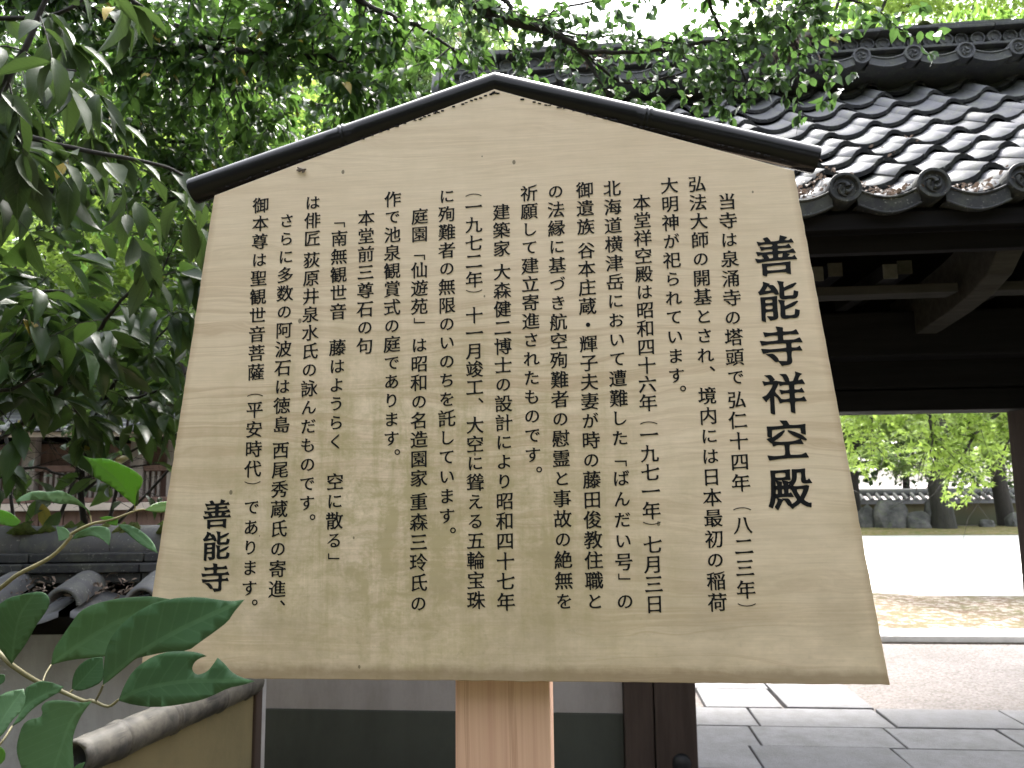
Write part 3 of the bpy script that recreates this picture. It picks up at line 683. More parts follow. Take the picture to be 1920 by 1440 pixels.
def brush(ch, bold):
    key = (ch, bold)
    if key in GC: return GC[key]
    C = chars_outline(ch); area = lambda P: .5*sum(P[i][0]*P[(i+1) % len(P)][1]-P[(i+1) % len(P)][0]*P[i][1] for i in range(len(P)))
    big = max(C, key=lambda P: abs(area(P))); sg = 1 if area(big) > 0 else -1
    punct = ch in '（）「」・。、'
    ax, ay = (.024, .012) if bold else (.018, .007)
    if punct: ax = ay = .0
    if ch in '・': ax = ay = .02
    if ch in '。、': ax = ay = .008
    res = []; flat = []
    for P0 in C:
        P = []; n0 = len(P0); W = []
        for i in range(n0):                                # a point in the middle of every long side, to waist the stroke
            (x0, y0), (x1, y1) = P0[i], P0[(i+1) % n0]; P.append((x0, y0)); W.append(0); l = math.hypot(x1-x0, y1-y0)
            if l > .16 and not punct:
                for t in (.28, .5, .72): P.append((x0+(x1-x0)*t, y0+(y1-y0)*t)); W.append(1 if t == .5 else .75)
        n = len(P); V = [Vector((x, y)) for x, y in P]; E = [(V[(i+1) % n]-V[i]) for i in range(n)]; Ln = [e.length for e in E]
        N = [Vector((e.y, -e.x)).normalized()*sg for e in E]
        O = []
        for i in range(n):
            nn = (N[i-1]+N[i]); nn = nn.normalized() if nn.length > .2 else N[i]
            k = 1/max(.6, nn.dot(N[i])) if not punct else 1
            wst = W[i]*(.011 if bold else .0095)
            O.append(Vector((V[i].x+(ax-wst)*nn.x*k, V[i].y+(ay-wst)*nn.y*k)))
        if not punct:
            for i in range(n):
                if .03 < Ln[i] < .115:
                    ip, ix = (i-1) % n, (i+1) % n
                    cv1 = (E[ip].x*E[i].y-E[ip].y*E[i].x)*sg/(Ln[ip]*Ln[i]+1e-9); cv2 = (E[i].x*E[ix].y-E[i].y*E[ix].x)*sg/(Ln[i]*Ln[ix]+1e-9)
                    if cv1 > .75 and cv2 > .75 and Ln[ip] > .03 and Ln[ix] > .03:
                        a, b = i, ix; q = 1.35 if bold else 1.25
                        if abs(N[i].x) > .8:
                            hi, lo = (a, b) if O[a].y > O[b].y else (b, a)
                            if N[i].x > 0: O[hi] += Vector((-.022, .024))*q; O[lo] += Vector((.026, -.004))*q
                            else: O[hi] += Vector((-.006, .016))*q; O[lo] += Vector((.016, -.012))*q; O[hi].x -= .014
                        elif abs(N[i].y) > .8:
                            lf, rt = (a, b) if O[a].x < O[b].x else (b, a)
                            if N[i].y > 0: O[lf] += Vector((-.030, .014))*q; O[rt] += Vector((.008, -.018))*q
                            else: O[lf] += Vector((.006, .004))*q; O[rt] += Vector((-.006, -.026))*q
                        else:
                            m = (O[a]+O[b])/2; tt = N[i]*.035*q; O[a] = m + (O[a]-m)*.35 + tt; O[b] = m+(O[b]-m)*.35 + tt   # diagonal sweeps taper off
        # chaikin with a capped cut
        R = []; F0 = []
        for i in range(n):
            j = (i+1) % n; a, b = O[i], O[j]; l = (b-a).length
            cut = min(.25*l, .013 if not punct else .004)/max(l, 1e-6)
            R.append(a.lerp(b, cut)); R.append(a.lerp(b, 1-cut)); c0 = min(cut, .25); F0.append(V[i].lerp(V[j], c0)); F0.append(V[i].lerp(V[j], 1-c0))
        flat.append(F0)
        if not punct: R = [Vector((p.x, p.y + .055*(p.x-.5))) for p in R]
        res.append(R)
    xs = [p.x for R in res for p in R]; ys = [p.y for R in res for p in R]
    if ch in '（）「」':
        cx, cy = (min(xs)+max(xs))/2, (min(ys)+max(ys))/2
        res = [[Vector((p.y-cy, -(p.x-cx))) for p in R] for R in res]
        if ch in '（）': res = [[Vector((p.x, p.y*.62)) for p in R] for R in res]
    elif ch in '、。':
        cx, cy = (min(xs)+max(xs))/2, (min(ys)+max(ys))/2
        res = [[Vector((p.x-cx+.34, p.y-cy+.33)) for p in R] for R in res]
    elif ch == '・': 
        cx, cy = (min(xs)+max(xs))/2, (min(ys)+max(ys))/2; res = [[Vector((p.x-cx, p.y-cy)) for p in R] for R in res]
    else: res = [[Vector((p.x-.5, p.y-.38)) for p in R] for R in res]
    pts = []; ed = []
    for F0 in flat:
        k0 = len(pts); pts += [Vector((v.x, v.y)) for v in F0]; ed += [(k0+i, k0+(i+1) % len(F0)) for i in range(len(F0))]
    vo, _, fo, ov, _, _ = delaunay_2d_cdt(pts, ed, [], 0, 1e-6)
    tgt = [(v.x, v.y) for R in res for v in R]; vs = []
    for v, o_ in zip(vo, ov):
        if o_: vs.append(tgt[o_[0]])
        else:
            j = min(range(len(pts)), key=lambda i: (pts[i]-v).length_squared); vs.append(tgt[j])
    segs_ = np.array([(pts[a][0], pts[a][1], pts[b][0], pts[b][1]) for a, b in ed])
    fs = []
    for f in fo:
        cx_ = sum(vo[i].x for i in f)/len(f); cy_ = sum(vo[i].y for i in f)/len(f)
        x0, y0, x1, y1 = segs_.T; up_ = (y0 <= cy_) & (y1 > cy_); dn_ = (y0 > cy_) & (y1 <= cy_)
        with np.errstate(divide='ignore', invalid='ignore'): xi = x0+(cy_-y0)*(x1-x0)/(y1-y0)
        if int((up_ & (xi > cx_)).sum())-int((dn_ & (xi > cx_)).sum()) != 0: fs.append(tuple(f))
    GC[key] = (vs, fs); return GC[key]
SIZES = {'T': .0535, 'B': .0234, 'S': .0385}
for kind_, segs in COLUMNS:
    mb = MB(); sz = SIZES[kind_]; last = None
    for text, s0, z0, s1, z1 in segs:
        if last is not None and last-z0 > .034 and text not in '（）「」、。': mb.build('lettering', MAT['ink'], nb, fix=False); mb = MB()
        last = z1; n = len(text)
        for i, ch in enumerate(text):
            t = i/(n-1) if n > 1 else 0; s = s0+(s1-s0)*t; z = z0+(z1-z0)*t
            vs, fs = brush(ch, kind_ != 'B')
            k = sz*(.90 if '\u3040' <= ch <= '\u309f' else 1.0)
            mb.add([(s+x*k, -.0007, z+BZ+y*k) for x, y in vs], fs)
    mb.build('lettering', MAT['ink'], nb, fix=False)
bpy.data.objects.remove(tmpo); bpy.data.curves.remove(tmpc)

# ================================================================== temple gate
GB = (1.23, 3.65)                                          # plan position of the gate's middle
gx, gy = G(*GB)
gate = empty('temple_gate', (gx, gy, 0), RZ, 'dark timber temple gate with a grey tiled roof, behind the notice board', 'gate')
def g3(s, d, z): return (s-GB[0], d-GB[1], z)
def gbox(name, s0, s1, d0, d1, z0, z1, m, bevel=.004, parent=None):
    mb = MB(); mb.box(s0-GB[0], s1-GB[0], d0-GB[1], d1-GB[1], z0, z1); return mb.build(name, MAT[m], parent or gate, bevel=bevel)
# roof courses measured up the slope: distance in and height of each tile's lower edge
PROFILE = [(2.470, .915), (2.607, 1.006), (2.783, 1.115), (2.976, 1.233), (3.159, 1.346), (3.337, 1.467), (3.538, 1.604), (3.728, 1.740), (3.910, 1.878), (4.088, 2.018), (4.259, 2.160), (4.430, 2.300)]
PITCH_S = .2695; S0 = .854-6*PITCH_S
def wave(u):
    """cross section of a pantile, u 0..1 from the crest of one hump to the next"""
    u = u % 1.0
    x = min(u, 1-u)                                        # distance from the hump
    if u < .20: return .034*math.cos(u/.20*math.pi/2)**.8
    if u > .85: return .034*math.cos((1-u)/.15*math.pi/2)**.8
    t = (u-.20)/.65; return -.030*math.sin(math.pi*t)**.85
def tile_mesh(run, rise, i):
    n = 14; th = .019; up = .041
    L = math.hypot(run, rise)*1.22; ux, uz = run/math.hypot(run, rise), rise/math.hypot(run, rise)
    rj = lambda: 0
    vs = []
    u0, u1 = -.16, .86
    for (a, lift) in ((0, up), (L, .004)):
        for sgn in (1, 0):
            for k in range(n+1):
                u = u0+(u1-u0)*k/n; z = wave(u) + lift - (0 if sgn else th)
                vs.append((u*PITCH_S, ux*a - uz*z*.0, uz*a + z))
    N = n+1; fs = []; sm = []
    for k in range(n):
        fs.append((k, k+1, 2*N+k+1, 2*N+k)); sm.append(True)            # top
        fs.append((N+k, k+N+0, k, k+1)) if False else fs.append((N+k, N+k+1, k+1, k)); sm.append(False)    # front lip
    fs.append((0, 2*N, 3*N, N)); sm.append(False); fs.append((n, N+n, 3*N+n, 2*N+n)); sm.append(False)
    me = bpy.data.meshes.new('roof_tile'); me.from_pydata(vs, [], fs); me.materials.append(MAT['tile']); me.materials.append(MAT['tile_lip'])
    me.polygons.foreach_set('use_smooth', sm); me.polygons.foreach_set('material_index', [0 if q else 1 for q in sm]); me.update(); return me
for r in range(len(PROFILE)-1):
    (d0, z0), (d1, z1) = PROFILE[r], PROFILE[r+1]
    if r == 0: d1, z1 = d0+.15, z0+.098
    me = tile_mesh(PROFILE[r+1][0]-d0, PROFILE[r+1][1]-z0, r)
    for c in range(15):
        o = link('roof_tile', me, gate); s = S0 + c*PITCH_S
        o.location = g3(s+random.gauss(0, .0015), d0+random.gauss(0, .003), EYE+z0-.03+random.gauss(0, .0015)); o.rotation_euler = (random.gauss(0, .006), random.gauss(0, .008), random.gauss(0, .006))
# eave edge: round end cap with three commas, and a hanging pan between
def cap_mesh(R, depth, m, tomoe=True):
    mb = MB(); n = 28
    # rim ring, recessed disc
    prof = [(R*.93, depth), (R, .25*depth), (R, .004), (R*.965, 0), (R*.80, 0), (R*.755, .005), (R*.70, .012), (0.0, .012)]
    vs = []; fs = []
    for r, y in prof[:-1]:
        for j in range(n): a = 2*math.pi*j/n; vs.append((r*math.cos(a), y, r*math.sin(a)))
    for i in range(len(prof)-2):
        for j in range(n): fs.append((i*n+j, i*n+(j+1) % n, (i+1)*n+(j+1) % n, (i+1)*n+j))
    fs.append(tuple((len(prof)-2)*n+j for j in range(n)))
    mb.add(vs, fs, False)
    return mb.mesh('end_cap', m)
def comma_mesh(R, m):
    mb = MB()
    for q in range(3):
        a0 = q*2*math.pi/3 + .5; pts = []; rad = []
        for i in range(9):
            t = i/8; a = a0 + t*2.3; r = R*(.23+.32*t); pts.append((r*math.cos(a), .012-.003, r*math.sin(a))); rad.append(R*(.155*(1-t)**.9+.02))
        mb.tube(pts, rad, 8)
    return mb.mesh('comma_relief', m)
CAPR = .0515
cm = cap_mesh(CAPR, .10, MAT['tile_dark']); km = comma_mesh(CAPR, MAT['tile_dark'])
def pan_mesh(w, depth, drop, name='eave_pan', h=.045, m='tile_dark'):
    """hanging eave tile face: concave upper line, shallow curved face"""
    mb = MB(); n = 10; vs = []
    for y in (0, depth):
        for lvl in (0, 1):
            for k in range(n+1):
                u = k/n; x = (u-.5)*w; zc = -drop*math.sin(math.pi*u); vs.append((x, y, zc - (h if lvl else 0)))
    N = n+1; fs = []
    for k in range(n): fs += [(N+k, N+k+1, k+1, k), (k, k+1, 2*N+k+1, 2*N+k), (N+k, 3*N+k, 3*N+k+1, N+k+1), (2*N+k, 2*N+k+1, 3*N+k+1, 3*N+k)]
    # raised lip along the top and bottom line of the face
    for lvl in (.004, -h-.001):
        pts = [((k/n-.5)*w, -.002, -drop*math.sin(math.pi*k/n)+lvl) for k in range(n+1)]; mb.tube(pts, .0045, 5, False)
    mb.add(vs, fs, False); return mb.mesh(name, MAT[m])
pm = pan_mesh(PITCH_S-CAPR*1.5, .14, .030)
for c in range(15):
    s = S0+c*PITCH_S
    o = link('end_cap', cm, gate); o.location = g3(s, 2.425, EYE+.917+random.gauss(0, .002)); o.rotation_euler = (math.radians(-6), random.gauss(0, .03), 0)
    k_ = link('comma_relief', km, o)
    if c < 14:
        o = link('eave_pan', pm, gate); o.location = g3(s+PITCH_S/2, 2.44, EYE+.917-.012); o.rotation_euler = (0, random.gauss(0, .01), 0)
        # mud bedding behind the pan
mb = MB(); mb.box(S0-.1-GB[0], S0+14*PITCH_S+.1-GB[0], 2.545-GB[1], 2.62-GB[1], EYE+.81, EYE+.865); mb.build('eave_batten', MAT['timber_h'], gate, bevel=.003)
# roof body under the tiles, front and back slopes
mb = MB(); fr = [(d, z-.075) for d, z in PROFILE]
vs = []; sl, srr = S0-.12, S0+14*PITCH_S+.12
for d_, z_ in fr + [(4.60, 2.36)] + [(4.60+(4.60-d), z-.075) for d, z in reversed(PROFILE[1:])]:
    vs += [g3(sl, d_, EYE+z_), g3(srr, d_, EYE+z_), g3(sl, d_, EYE+z_-.05), g3(srr, d_, EYE+z_-.05)]
n = len(vs)//4; fs = []
for i in range(n-1):
    a, b = 4*i, 4*(i+1); fs += [(a, a+1, b+1, b), (a+2, b+2, b+3, a+3), (a, b, b+2, a+2), (a+1, a+3, b+3, b+1)]
fs += [(0, 2, 3, 1), (4*n-4, 4*n-3, 4*n-1, 4*n-2)]
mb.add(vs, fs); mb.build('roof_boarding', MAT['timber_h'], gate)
# ---- ridge: a small tiled eave, a row of ring tiles, flat courses and a mossy coping
RS0 = -.05-2*PITCH_S; nr = 13; RD, RZ_ = 4.071, EYE+2.273
cm2 = cap_mesh(.0475, .12, MAT['tile_mid']); km2 = comma_mesh(.0475, MAT['tile_mid']); pm2 = pan_mesh(PITCH_S-.075, .12, .022, 'ridge_pan', .042, 'tile_mid')
for c in range(nr):
    s = RS0+c*PITCH_S
    o = link('end_cap', cm2, gate); o.location = g3(s, RD, RZ_+random.gauss(0, .003)); o.rotation_euler = (0, random.gauss(0, .05), 0); link('comma_relief', km2, o)
    if c < nr-1: o = link('ridge_pan', pm2, gate); o.location = g3(s+PITCH_S/2, RD+.012, RZ_-.004)
    # half-round cover going back from the cap
for c in range(nr):
    s = RS0+c*PITCH_S; mb = MB(); mb.tube([g3(s, RD+.10, RZ_), g3(s, RD+.34, RZ_+.05)], .043, 10); mb.build('cover_tile', MAT['tile_mid'], gate, fix=False)
RL, RR = RS0-.10, RS0+(nr-1)*PITCH_S+.15
gbox('ridge_base', RL+.1, RR-.1, 4.44, 5.0, RZ_-.42, RZ_-.055, 'timber', 0)
gbox('ridge_bedding', RL, RR, RD+.085, RD+.8, RZ_-.05, RZ_+.045, 'tile_mid', .004)
gbox('flat_course', RL, RR, RD+.045, RD+.85, RZ_+.047, RZ_+.062, 'tile_mid', .003)
gbox('ridge_core', RL+.01, RR-.01, RD+.12, RD+.75, RZ_+.064, RZ_+.150, 'tile_mid', 0)
# ring tiles
def ring_mesh(R):
    mb = MB(); n = 22; prof = [(R, .06), (R, .003), (R*.97, 0), (R*.86, 0), (R*.82, .006), (R*.80, .014), (R*.30, .014), (R*.26, .010), (R*.12, .010)]
    vs = []; fs = []
    for r, y in prof:
        for j in range(n): a = 2*math.pi*j/n; vs.append((r*math.cos(a), y, r*math.sin(a)))
    for i in range(len(prof)-1):
        for j in range(n): fs.append((i*n+j, i*n+(j+1) % n, (i+1)*n+(j+1) % n, (i+1)*n+j))
    fs.append(tuple((len(prof)-1)*n+j for j in range(n))); mb.add(vs, fs); return mb.mesh('ring_tile', MAT['tile_mid'])
rm = ring_mesh(.0375); s = RL+.06
while s < RR-.04:
    if not (.95 < s < 1.28): 
        o = link('ring_tile', rm, gate); o.location = g3(s, RD+.075+random.gauss(0, .004), RZ_+.103+random.gauss(0, .0015)); o.rotation_euler = (random.gauss(0, .05), random.uniform(0, 6), random.gauss(0, .06))
    s += .0835
s = RL-.02
while s < RR:
    L = .30; mb = MB(); j = random.gauss(0, .005); mb.box(s+.002-GB[0], s+L-.002-GB[0], RD+.035+j-GB[1], RD+.85-GB[1], RZ_+.1505, RZ_+.168+random.uniform(0, .004)); mb.build('coping_tile', MAT['tile_mid'], gate, bevel=.004)
    j = random.gauss(0, .006); mb = MB(); mb.box(s+.10-GB[0], s+.10+L-.004-GB[0], RD+.055+j-GB[1], RD+.82-GB[1], RZ_+.174, RZ_+.19+random.uniform(0, .005)); mb.build('coping_tile', MAT['tile_mid'], gate, bevel=.004)
    s += L
mb = MB(); pts = [g3(RL-.02+i*(RR-RL+.04)/30, RD+.42, RZ_+.205+random.gauss(0, .003)) for i in range(31)]; mb.tube(pts, .10, 12); mb.build('ridge_roll', MAT['tile_mid'], gate, fix=False)
# ridge end ornament at the left
mb = MB(); pr = [(-.17, -.16), (.15, -.16), (.17, -.02), (.10, .10), (.13, .20), (.02, .29), (-.06, .26), (-.15, .14), (-.20, .02)]
mb.prism(pr, 0, .09); o = mb.build('ridge_end_ornament', MAT['tile_mid'], gate, g3(RL-.06, RD+.40, RZ_+.05), bevel=.015); o.rotation_euler = (0, 0, math.radians(90))
# moss, ferns and weeds on the ridge
P = []; A = []; Ls = []
for i in range(2600):
    s = RL + (RR-RL)*random.random()**.6
    if random.random() > .25+.75*(.5+.5*math.sin(s*5.1+1))*(1 if s > .8 else .35): continue
    x, y, z = g3(s, RD+random.uniform(.03, .45), RZ_+.19+random.uniform(0, .03)); P.append((x, y, z)); A.append((random.gauss(0,.6), random.gauss(-.3,.5), random.uniform(.2, 1.1))); Ls.append(random.uniform(.02, .085 if s > 1.2 else .045))
Ls = np.array(Ls); tag(link('weeds', leaf_mesh('weeds', MAT['grass'], 'ell_s', P, A, Ls, Ls*.3), gate), kind='stuff')
P = []; A = []; Ls = []
for i in range(420):
    s = random.gauss(1.12, .10); x, y, z = g3(s, RD+random.uniform(-.03, .12), RZ_+random.uniform(.0, .20)); P.append((x, y, z)); A.append((random.gauss(0,.7), random.gauss(-.4,.3), random.gauss(-.5,.7))); Ls.append(random.uniform(.03, .11))
Ls = np.array(Ls); tag(link('dry_weeds', leaf_mesh('dry_weeds', MAT['dead'], 'ell_s', P, A, Ls, Ls*.10), gate), kind='stuff')
mb = MB(); 
for i in range(46):
    s = random.uniform(.8, RR); x, y, z = g3(s, RD+random.uniform(.03, .5), RZ_+.175); r = random.uniform(.03, .085)
    mb.tube([(x-r, y, z), (x-r*.5, y, z+.012), (x+r*.5, y+.01, z+.014), (x+r, y, z)], [r*.15, r*.42, r*.4, r*.12], 7)
tag(mb.build('moss_cushions', MAT['mossroof'], gate, fix=False), kind='stuff')
# dry leaves caught in the eave
P = []; A = []; Ls = []
for cs_, cd_, n_, sp in ((.74, 2.54, 130, .055), (1.0, 2.48, 80, .05), (1.27, 2.48, 60, .045), (1.52, 2.5, 30, .05), (.95, 2.70, 14, .08), (1.25, 3.2, 10, .1), (.05, 4.04, 150, .12)):
    for i in range(n_):
        s = random.gauss(cs_, sp); dd = random.gauss(cd_, .035); z = np.interp(dd, [p[0] for p in PROFILE], [p[1] for p in PROFILE])
        w_ = wave((s-S0)/PITCH_S); zz = EYE+z+w_+.004+random.uniform(0, .022)
        if cd_ > 4: zz = RZ_+.05+random.uniform(-.03, .03)
        P.append(g3(s, max(dd, 2.435) if cd_ < 4 else 4.06, zz)); A.append((random.gauss(0,1), random.gauss(0,1), random.gauss(0,.45))); Ls.append(random.uniform(.010, .026))
Ls = np.array(Ls); tag(link('fallen_leaves', leaf_mesh('fallen_leaves', MAT['dead'], 'ell_s', P, A, Ls, Ls*.55, None, .9), gate), kind='stuff')

# ---- timberwork under the eave
def zt(px, py, Y): return at(px, py, Y).z
gbox('fascia_board', sl, srr, 2.50, 2.54, EYE+.800, EYE+.862, 'timber_h', .003)
gbox('fascia_board', sl, srr, 2.56, 2.60, EYE+.738, EYE+.7985, 'timber_h', .003)
# base rafters in two rows
s = S0-.05; k = 0
while s < srr:
    mb = MB(); p = [(2.605, .872), (2.976, 1.106), (3.7, 1.585), (4.4, 2.14)]
    vs = []; w_ = .026
    for d_, z_ in p: vs += [g3(s-w_, d_, EYE+z_-.06), g3(s+w_, d_, EYE+z_-.06), g3(s+w_, d_, EYE+z_), g3(s-w_, d_, EYE+z_)]
    fs = [(0, 1, 2, 3), (12, 15, 14, 13)]
    for i in range(3):
        a = 4*i; fs += [(a, a+4, a+5, a+1), (a+1, a+5, a+6, a+2), (a+2, a+6, a+7, a+3), (a+3, a+7, a+4, a)]
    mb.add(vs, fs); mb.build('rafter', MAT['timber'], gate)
    s += .2695/2*1.0
# purlin with joist ends set on it
gbox('purlin', sl, 1.42, 2.95, 3.05, EYE+.688, EYE+.722, 'timber_pale', .003)
gbox('purlin', 1.56, srr, 2.95, 3.05, EYE+.688, EYE+.722, 'timber_pale', .003)
for k in range(14):
    s = .62 - 5*.262 + k*.262
    if abs(s-1.49) < .1: continue
    for a_, b_, d_, z_ in ((-.025, .025, 2.86, .7225), (.10, .155, 3.04, .784)):
        gbox('joist', s+a_, s+b_, d_+.006, d_+.55, EYE+z_+.001, EYE+z_+.055, 'timber_h', .002)
        gbox('joist_end', s+a_, s+b_, d_, d_+.0055, EYE+z_+.001, EYE+z_+.055, 'timber_end', .001)
# curved bracket arms reaching out from the beam
for sa in (1.49, .42, 2.56):
    up_ = [(3.62, .60), (3.35, .615), (3.1, .64), (2.93, .668), (2.80, .71), (2.72, .77), (2.68, .84)]
    w_ = .045; vs = []
    for d_, z_ in up_: 
        top = z_+.20 if d_ > 2.9 else z_+.17
        vs += [g3(sa-w_, d_, EYE+z_), g3(sa+w_, d_, EYE+z_), g3(sa+w_, d_+.03, EYE+top), g3(sa-w_, d_+.03, EYE+top)]
    n = len(up_); fs = [(0, 3, 2, 1), (4*n-4, 4*n-3, 4*n-2, 4*n-1)]
    for i in range(n-1):
        a = 4*i; fs += [(a, a+1, a+5, a+4), (a+1, a+2, a+6, a+5), (a+2, a+3, a+7, a+6), (a+3, a, a+4, a+7)]
    MB().add(vs, fs).build('bracket_arm', MAT['timber_arm'], gate, bevel=.006)
gbox('tie_beam', sl+.3, srr-.3, 3.40, 3.56, EYE+.52, EYE+.715, 'timber_h', .008)
gbox('tie_beam', sl+.3, srr-.3, 3.57, 3.76, EYE+.400, EYE+.560, 'timber_h', .008)
gbox('lintel', sl+.5, srr-.5, 3.60, 3.82, EYE+.300, EYE+.396, 'timber_h', .008)
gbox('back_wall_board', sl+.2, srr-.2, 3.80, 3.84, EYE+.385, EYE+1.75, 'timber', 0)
# main posts
def post(s0, s1, seam):
    gbox('post', s0, seam-.002, 3.525, 3.80, -.03, EYE+.90, 'timber_post', .006)
    gbox('post_facing', seam+.002, s1, 3.515, 3.80, -.03, EYE+.90, 'timber_post', .006)
post(.164, .470, .292); post(1.995, 2.31, 2.065)
sm_ = MB(); n = 20; vs = []; 
for i, (r, y) in enumerate([(.040, 0), (.039, -.006), (.034, -.013), (.026, -.020), (.014, -.025), (.004, -.0265)]):
    for j in range(n): a = 2*math.pi*j/n; vs.append((r*math.cos(a), y, r*math.sin(a)))
fs = [(i*n+j, i*n+(j+1) % n, (i+1)*n+(j+1) % n, (i+1)*n+j) for i in range(5) for j in range(n)] + [tuple(5*n+j for j in range(n))]
sm_.add(vs, fs, True); stud = sm_.mesh('iron_stud', MAT['iron'])
for s_, z_ in ((.40, .305), (.40, 1.05), (2.2, .305), (2.2, 1.05)):
    o = link('iron_stud', stud, gate); o.location = g3(s_, 3.514, z_)
gbox('cross_rail', 2.045, 3.0, 3.47, 3.512, EYE+.285, EYE+.345, 'timber_pale', .004)
gbox('side_panel', 2.32, 3.2, 3.60, 3.64, 0, EYE+.9, 'timber', 0)
gbox('rear_post', 2.98, 3.15, 5.15, 5.32, 0, EYE+.65, 'timber_post', .005); gbox('rear_post', -.05, .12, 5.15, 5.32, 0, EYE+.65, 'timber_post', .005)
gbox('eave_purlin', sl, srr, 5.15, 5.30, EYE+.655, EYE+.85, 'timber_h', .005)

# ================================================================== walls
# wing wall beside the gate, behind the notice board
wx, wy = G(-1.62, 3.62)
wing = empty('plaster_wall', (wx, wy, 0), RZ, 'pale plastered wing wall with a dark grey base, left of the gate post', 'wall')
zb = at(800, 1341, 3.6).z
MB().box(-.02, 1.782, 0, .16, zb, 1.62).build('wall_panel', MAT['white_plaster2'], wing)
MB().box(-.02, 1.782, -.012, .16, 0, zb-.001).build('wall_base', MAT['dark_plaster'], wing, bevel=.003)
MB().box(-.05, 1.782, -.14, .30, 1.62, 1.70).build('wall_cap', MAT['timber_h'], wing, bevel=.005)
MB().prism([(-.05, 1.701), (1.78, 1.701), (1.78, 1.74), (-.05, 1.74)], -.2, .36).build('wall_roof', MAT['tile_dark'], wing, bevel=.01)

# garden wall with a tiled coping, at the left
gw0 = at(-700, 1212, 2.25); 
gwall = empty('garden_wall', (-.76, 2.25, 0), math.radians(0), 'low white garden wall with grey tiled coping, left of the board', 'wall')
zl = at(60, 1212, 2.22).z; zc = at(60, 1150, 2.1).z
MB().box(-3.6, .0, 0, .20, 0, zl+.03).build('wall_panel', MAT['white_plaster'], gwall)
MB().box(-3.6, .01, -.03, .23, zl+.0305, zl+.075).build('wall_ledge', MAT['timber'], gwall, bevel=.004)
zr = zl+.10
MB().prism([(-3.6, zr-.022), (.02, zr-.022), (.02, zr), (-3.6, zr)], -.16, .36).build('eave_board', MAT['timber'], gwall)
# sloping coping: pan tiles and round covers, with a ridge
zt_ = at(60, 1036, 2.35).z; D_ = .16+.08
pitch = .205
for k in range(16):
    x = -.05-k*pitch
    # cover (half round) front slope
    mb = MB(); p0 = Vector((x+.05, -.20, zr+.035)); p1 = Vector((x, .07, zt_-.075)); vs = []; n = 10
    dv = (p1-p0).normalized()
    for t in (0, 1):
        c = p0.lerp(p1, t)
        for rr in (.047, .036):
            for j in range(n+1): a = math.pi*j/n; vs.append((c.x+rr*math.cos(a), c.y-dv.z*rr*math.sin(a)*.6, c.z+rr*math.sin(a)))
    N = n+1; fs = []
    for j in range(n): fs += [(j, j+1, 2*N+j+1, 2*N+j), (N+j, N+2*N+j, 3*N+j+1, N+j+1), (j, N+j, N+j+1, j+1)]
    mb.add(vs, fs, True); mb.build('cover_tile', MAT['tile_mid'], gwall, fix=True)
    mb = MB(); xa, xb = x-pitch+.03, x-.0; vs = []; n = 8
    for (yy, zz) in ((-.215, zr+.022), (.09, zt_-.09)):
        for th in (0, -.014):
            for j in range(n+1): u = j/n; vs.append((xa+(xb-xa)*u+(.05 if yy < 0 else 0), yy, zz-.022*math.sin(math.pi*u)+th))
    N = n+1; fs = []
    for j in range(n): fs += [(j, j+1, 2*N+j+1, 2*N+j), (j, N+j, N+j+1, j+1)]
    mb.add(vs, fs, True); mb.build('pan_tile', MAT['tile_mid'], gwall)
for i, (w_, z_) in enumerate(((.11, -.075), (.125, -.048), (.10, -.021))):
    x = -3.6
    while x < .02:
        L = .33; MB().box(x+.002, min(x+L-.002, .03), .10-w_, .10+w_, zt_+z_, zt_+z_+.024).build('flat_course', MAT['tile_dark'], gwall, bevel=.003); x += L
mb = MB()
x = -3.6; k = 0
while x < 0:
    mb = MB(); mb.tube([(x, .10, zt_+.02), (x+.26, .10, zt_+.02+random.gauss(0, .002)), (x+.262, .10, zt_+.02), (x+.30, .10, zt_+.02)], [.058, .060, .052, .052], 14); mb.build('ridge_tile', MAT['tile_mid'], gwall, fix=False); x += .265
mb = MB(); mb.box(-3.7, .0, .02, .36, zr, zt_-.10); mb.build('coping_core', MAT['timber'], gwall)
# moss and twigs lying on the coping
P = []; A = []; Ls = []
for i in range(900):
    x = random.uniform(-1.6, -.02); y = random.uniform(-.18, .04); z = zr+.03+(y+.2)/.28*(zt_-.09-zr)+random.uniform(0, .03)
    P.append((x, y, z)); A.append((random.gauss(0,1), random.gauss(0,1), random.gauss(0,.5))); Ls.append(random.uniform(.008, .028))
Ls = np.array(Ls); tag(link('fallen_leaves', leaf_mesh('fallen_leaves', MAT['dead'], 'ell_s', P, A, Ls, Ls*.3, None, .9), gwall), kind='stuff')
mb = MB()
for i in range(70):
    x = random.uniform(-1.7, -.1); mb.tube([(x-.03, .06, zt_+.055), (x, .06+random.gauss(0,.02), zt_+.075), (x+.03, .07, zt_+.055)], [.004, random.uniform(.008, .02), .004], 6)
tag(mb.build('moss_cushions', MAT['mossroof'], gwall, fix=False), kind='stuff')

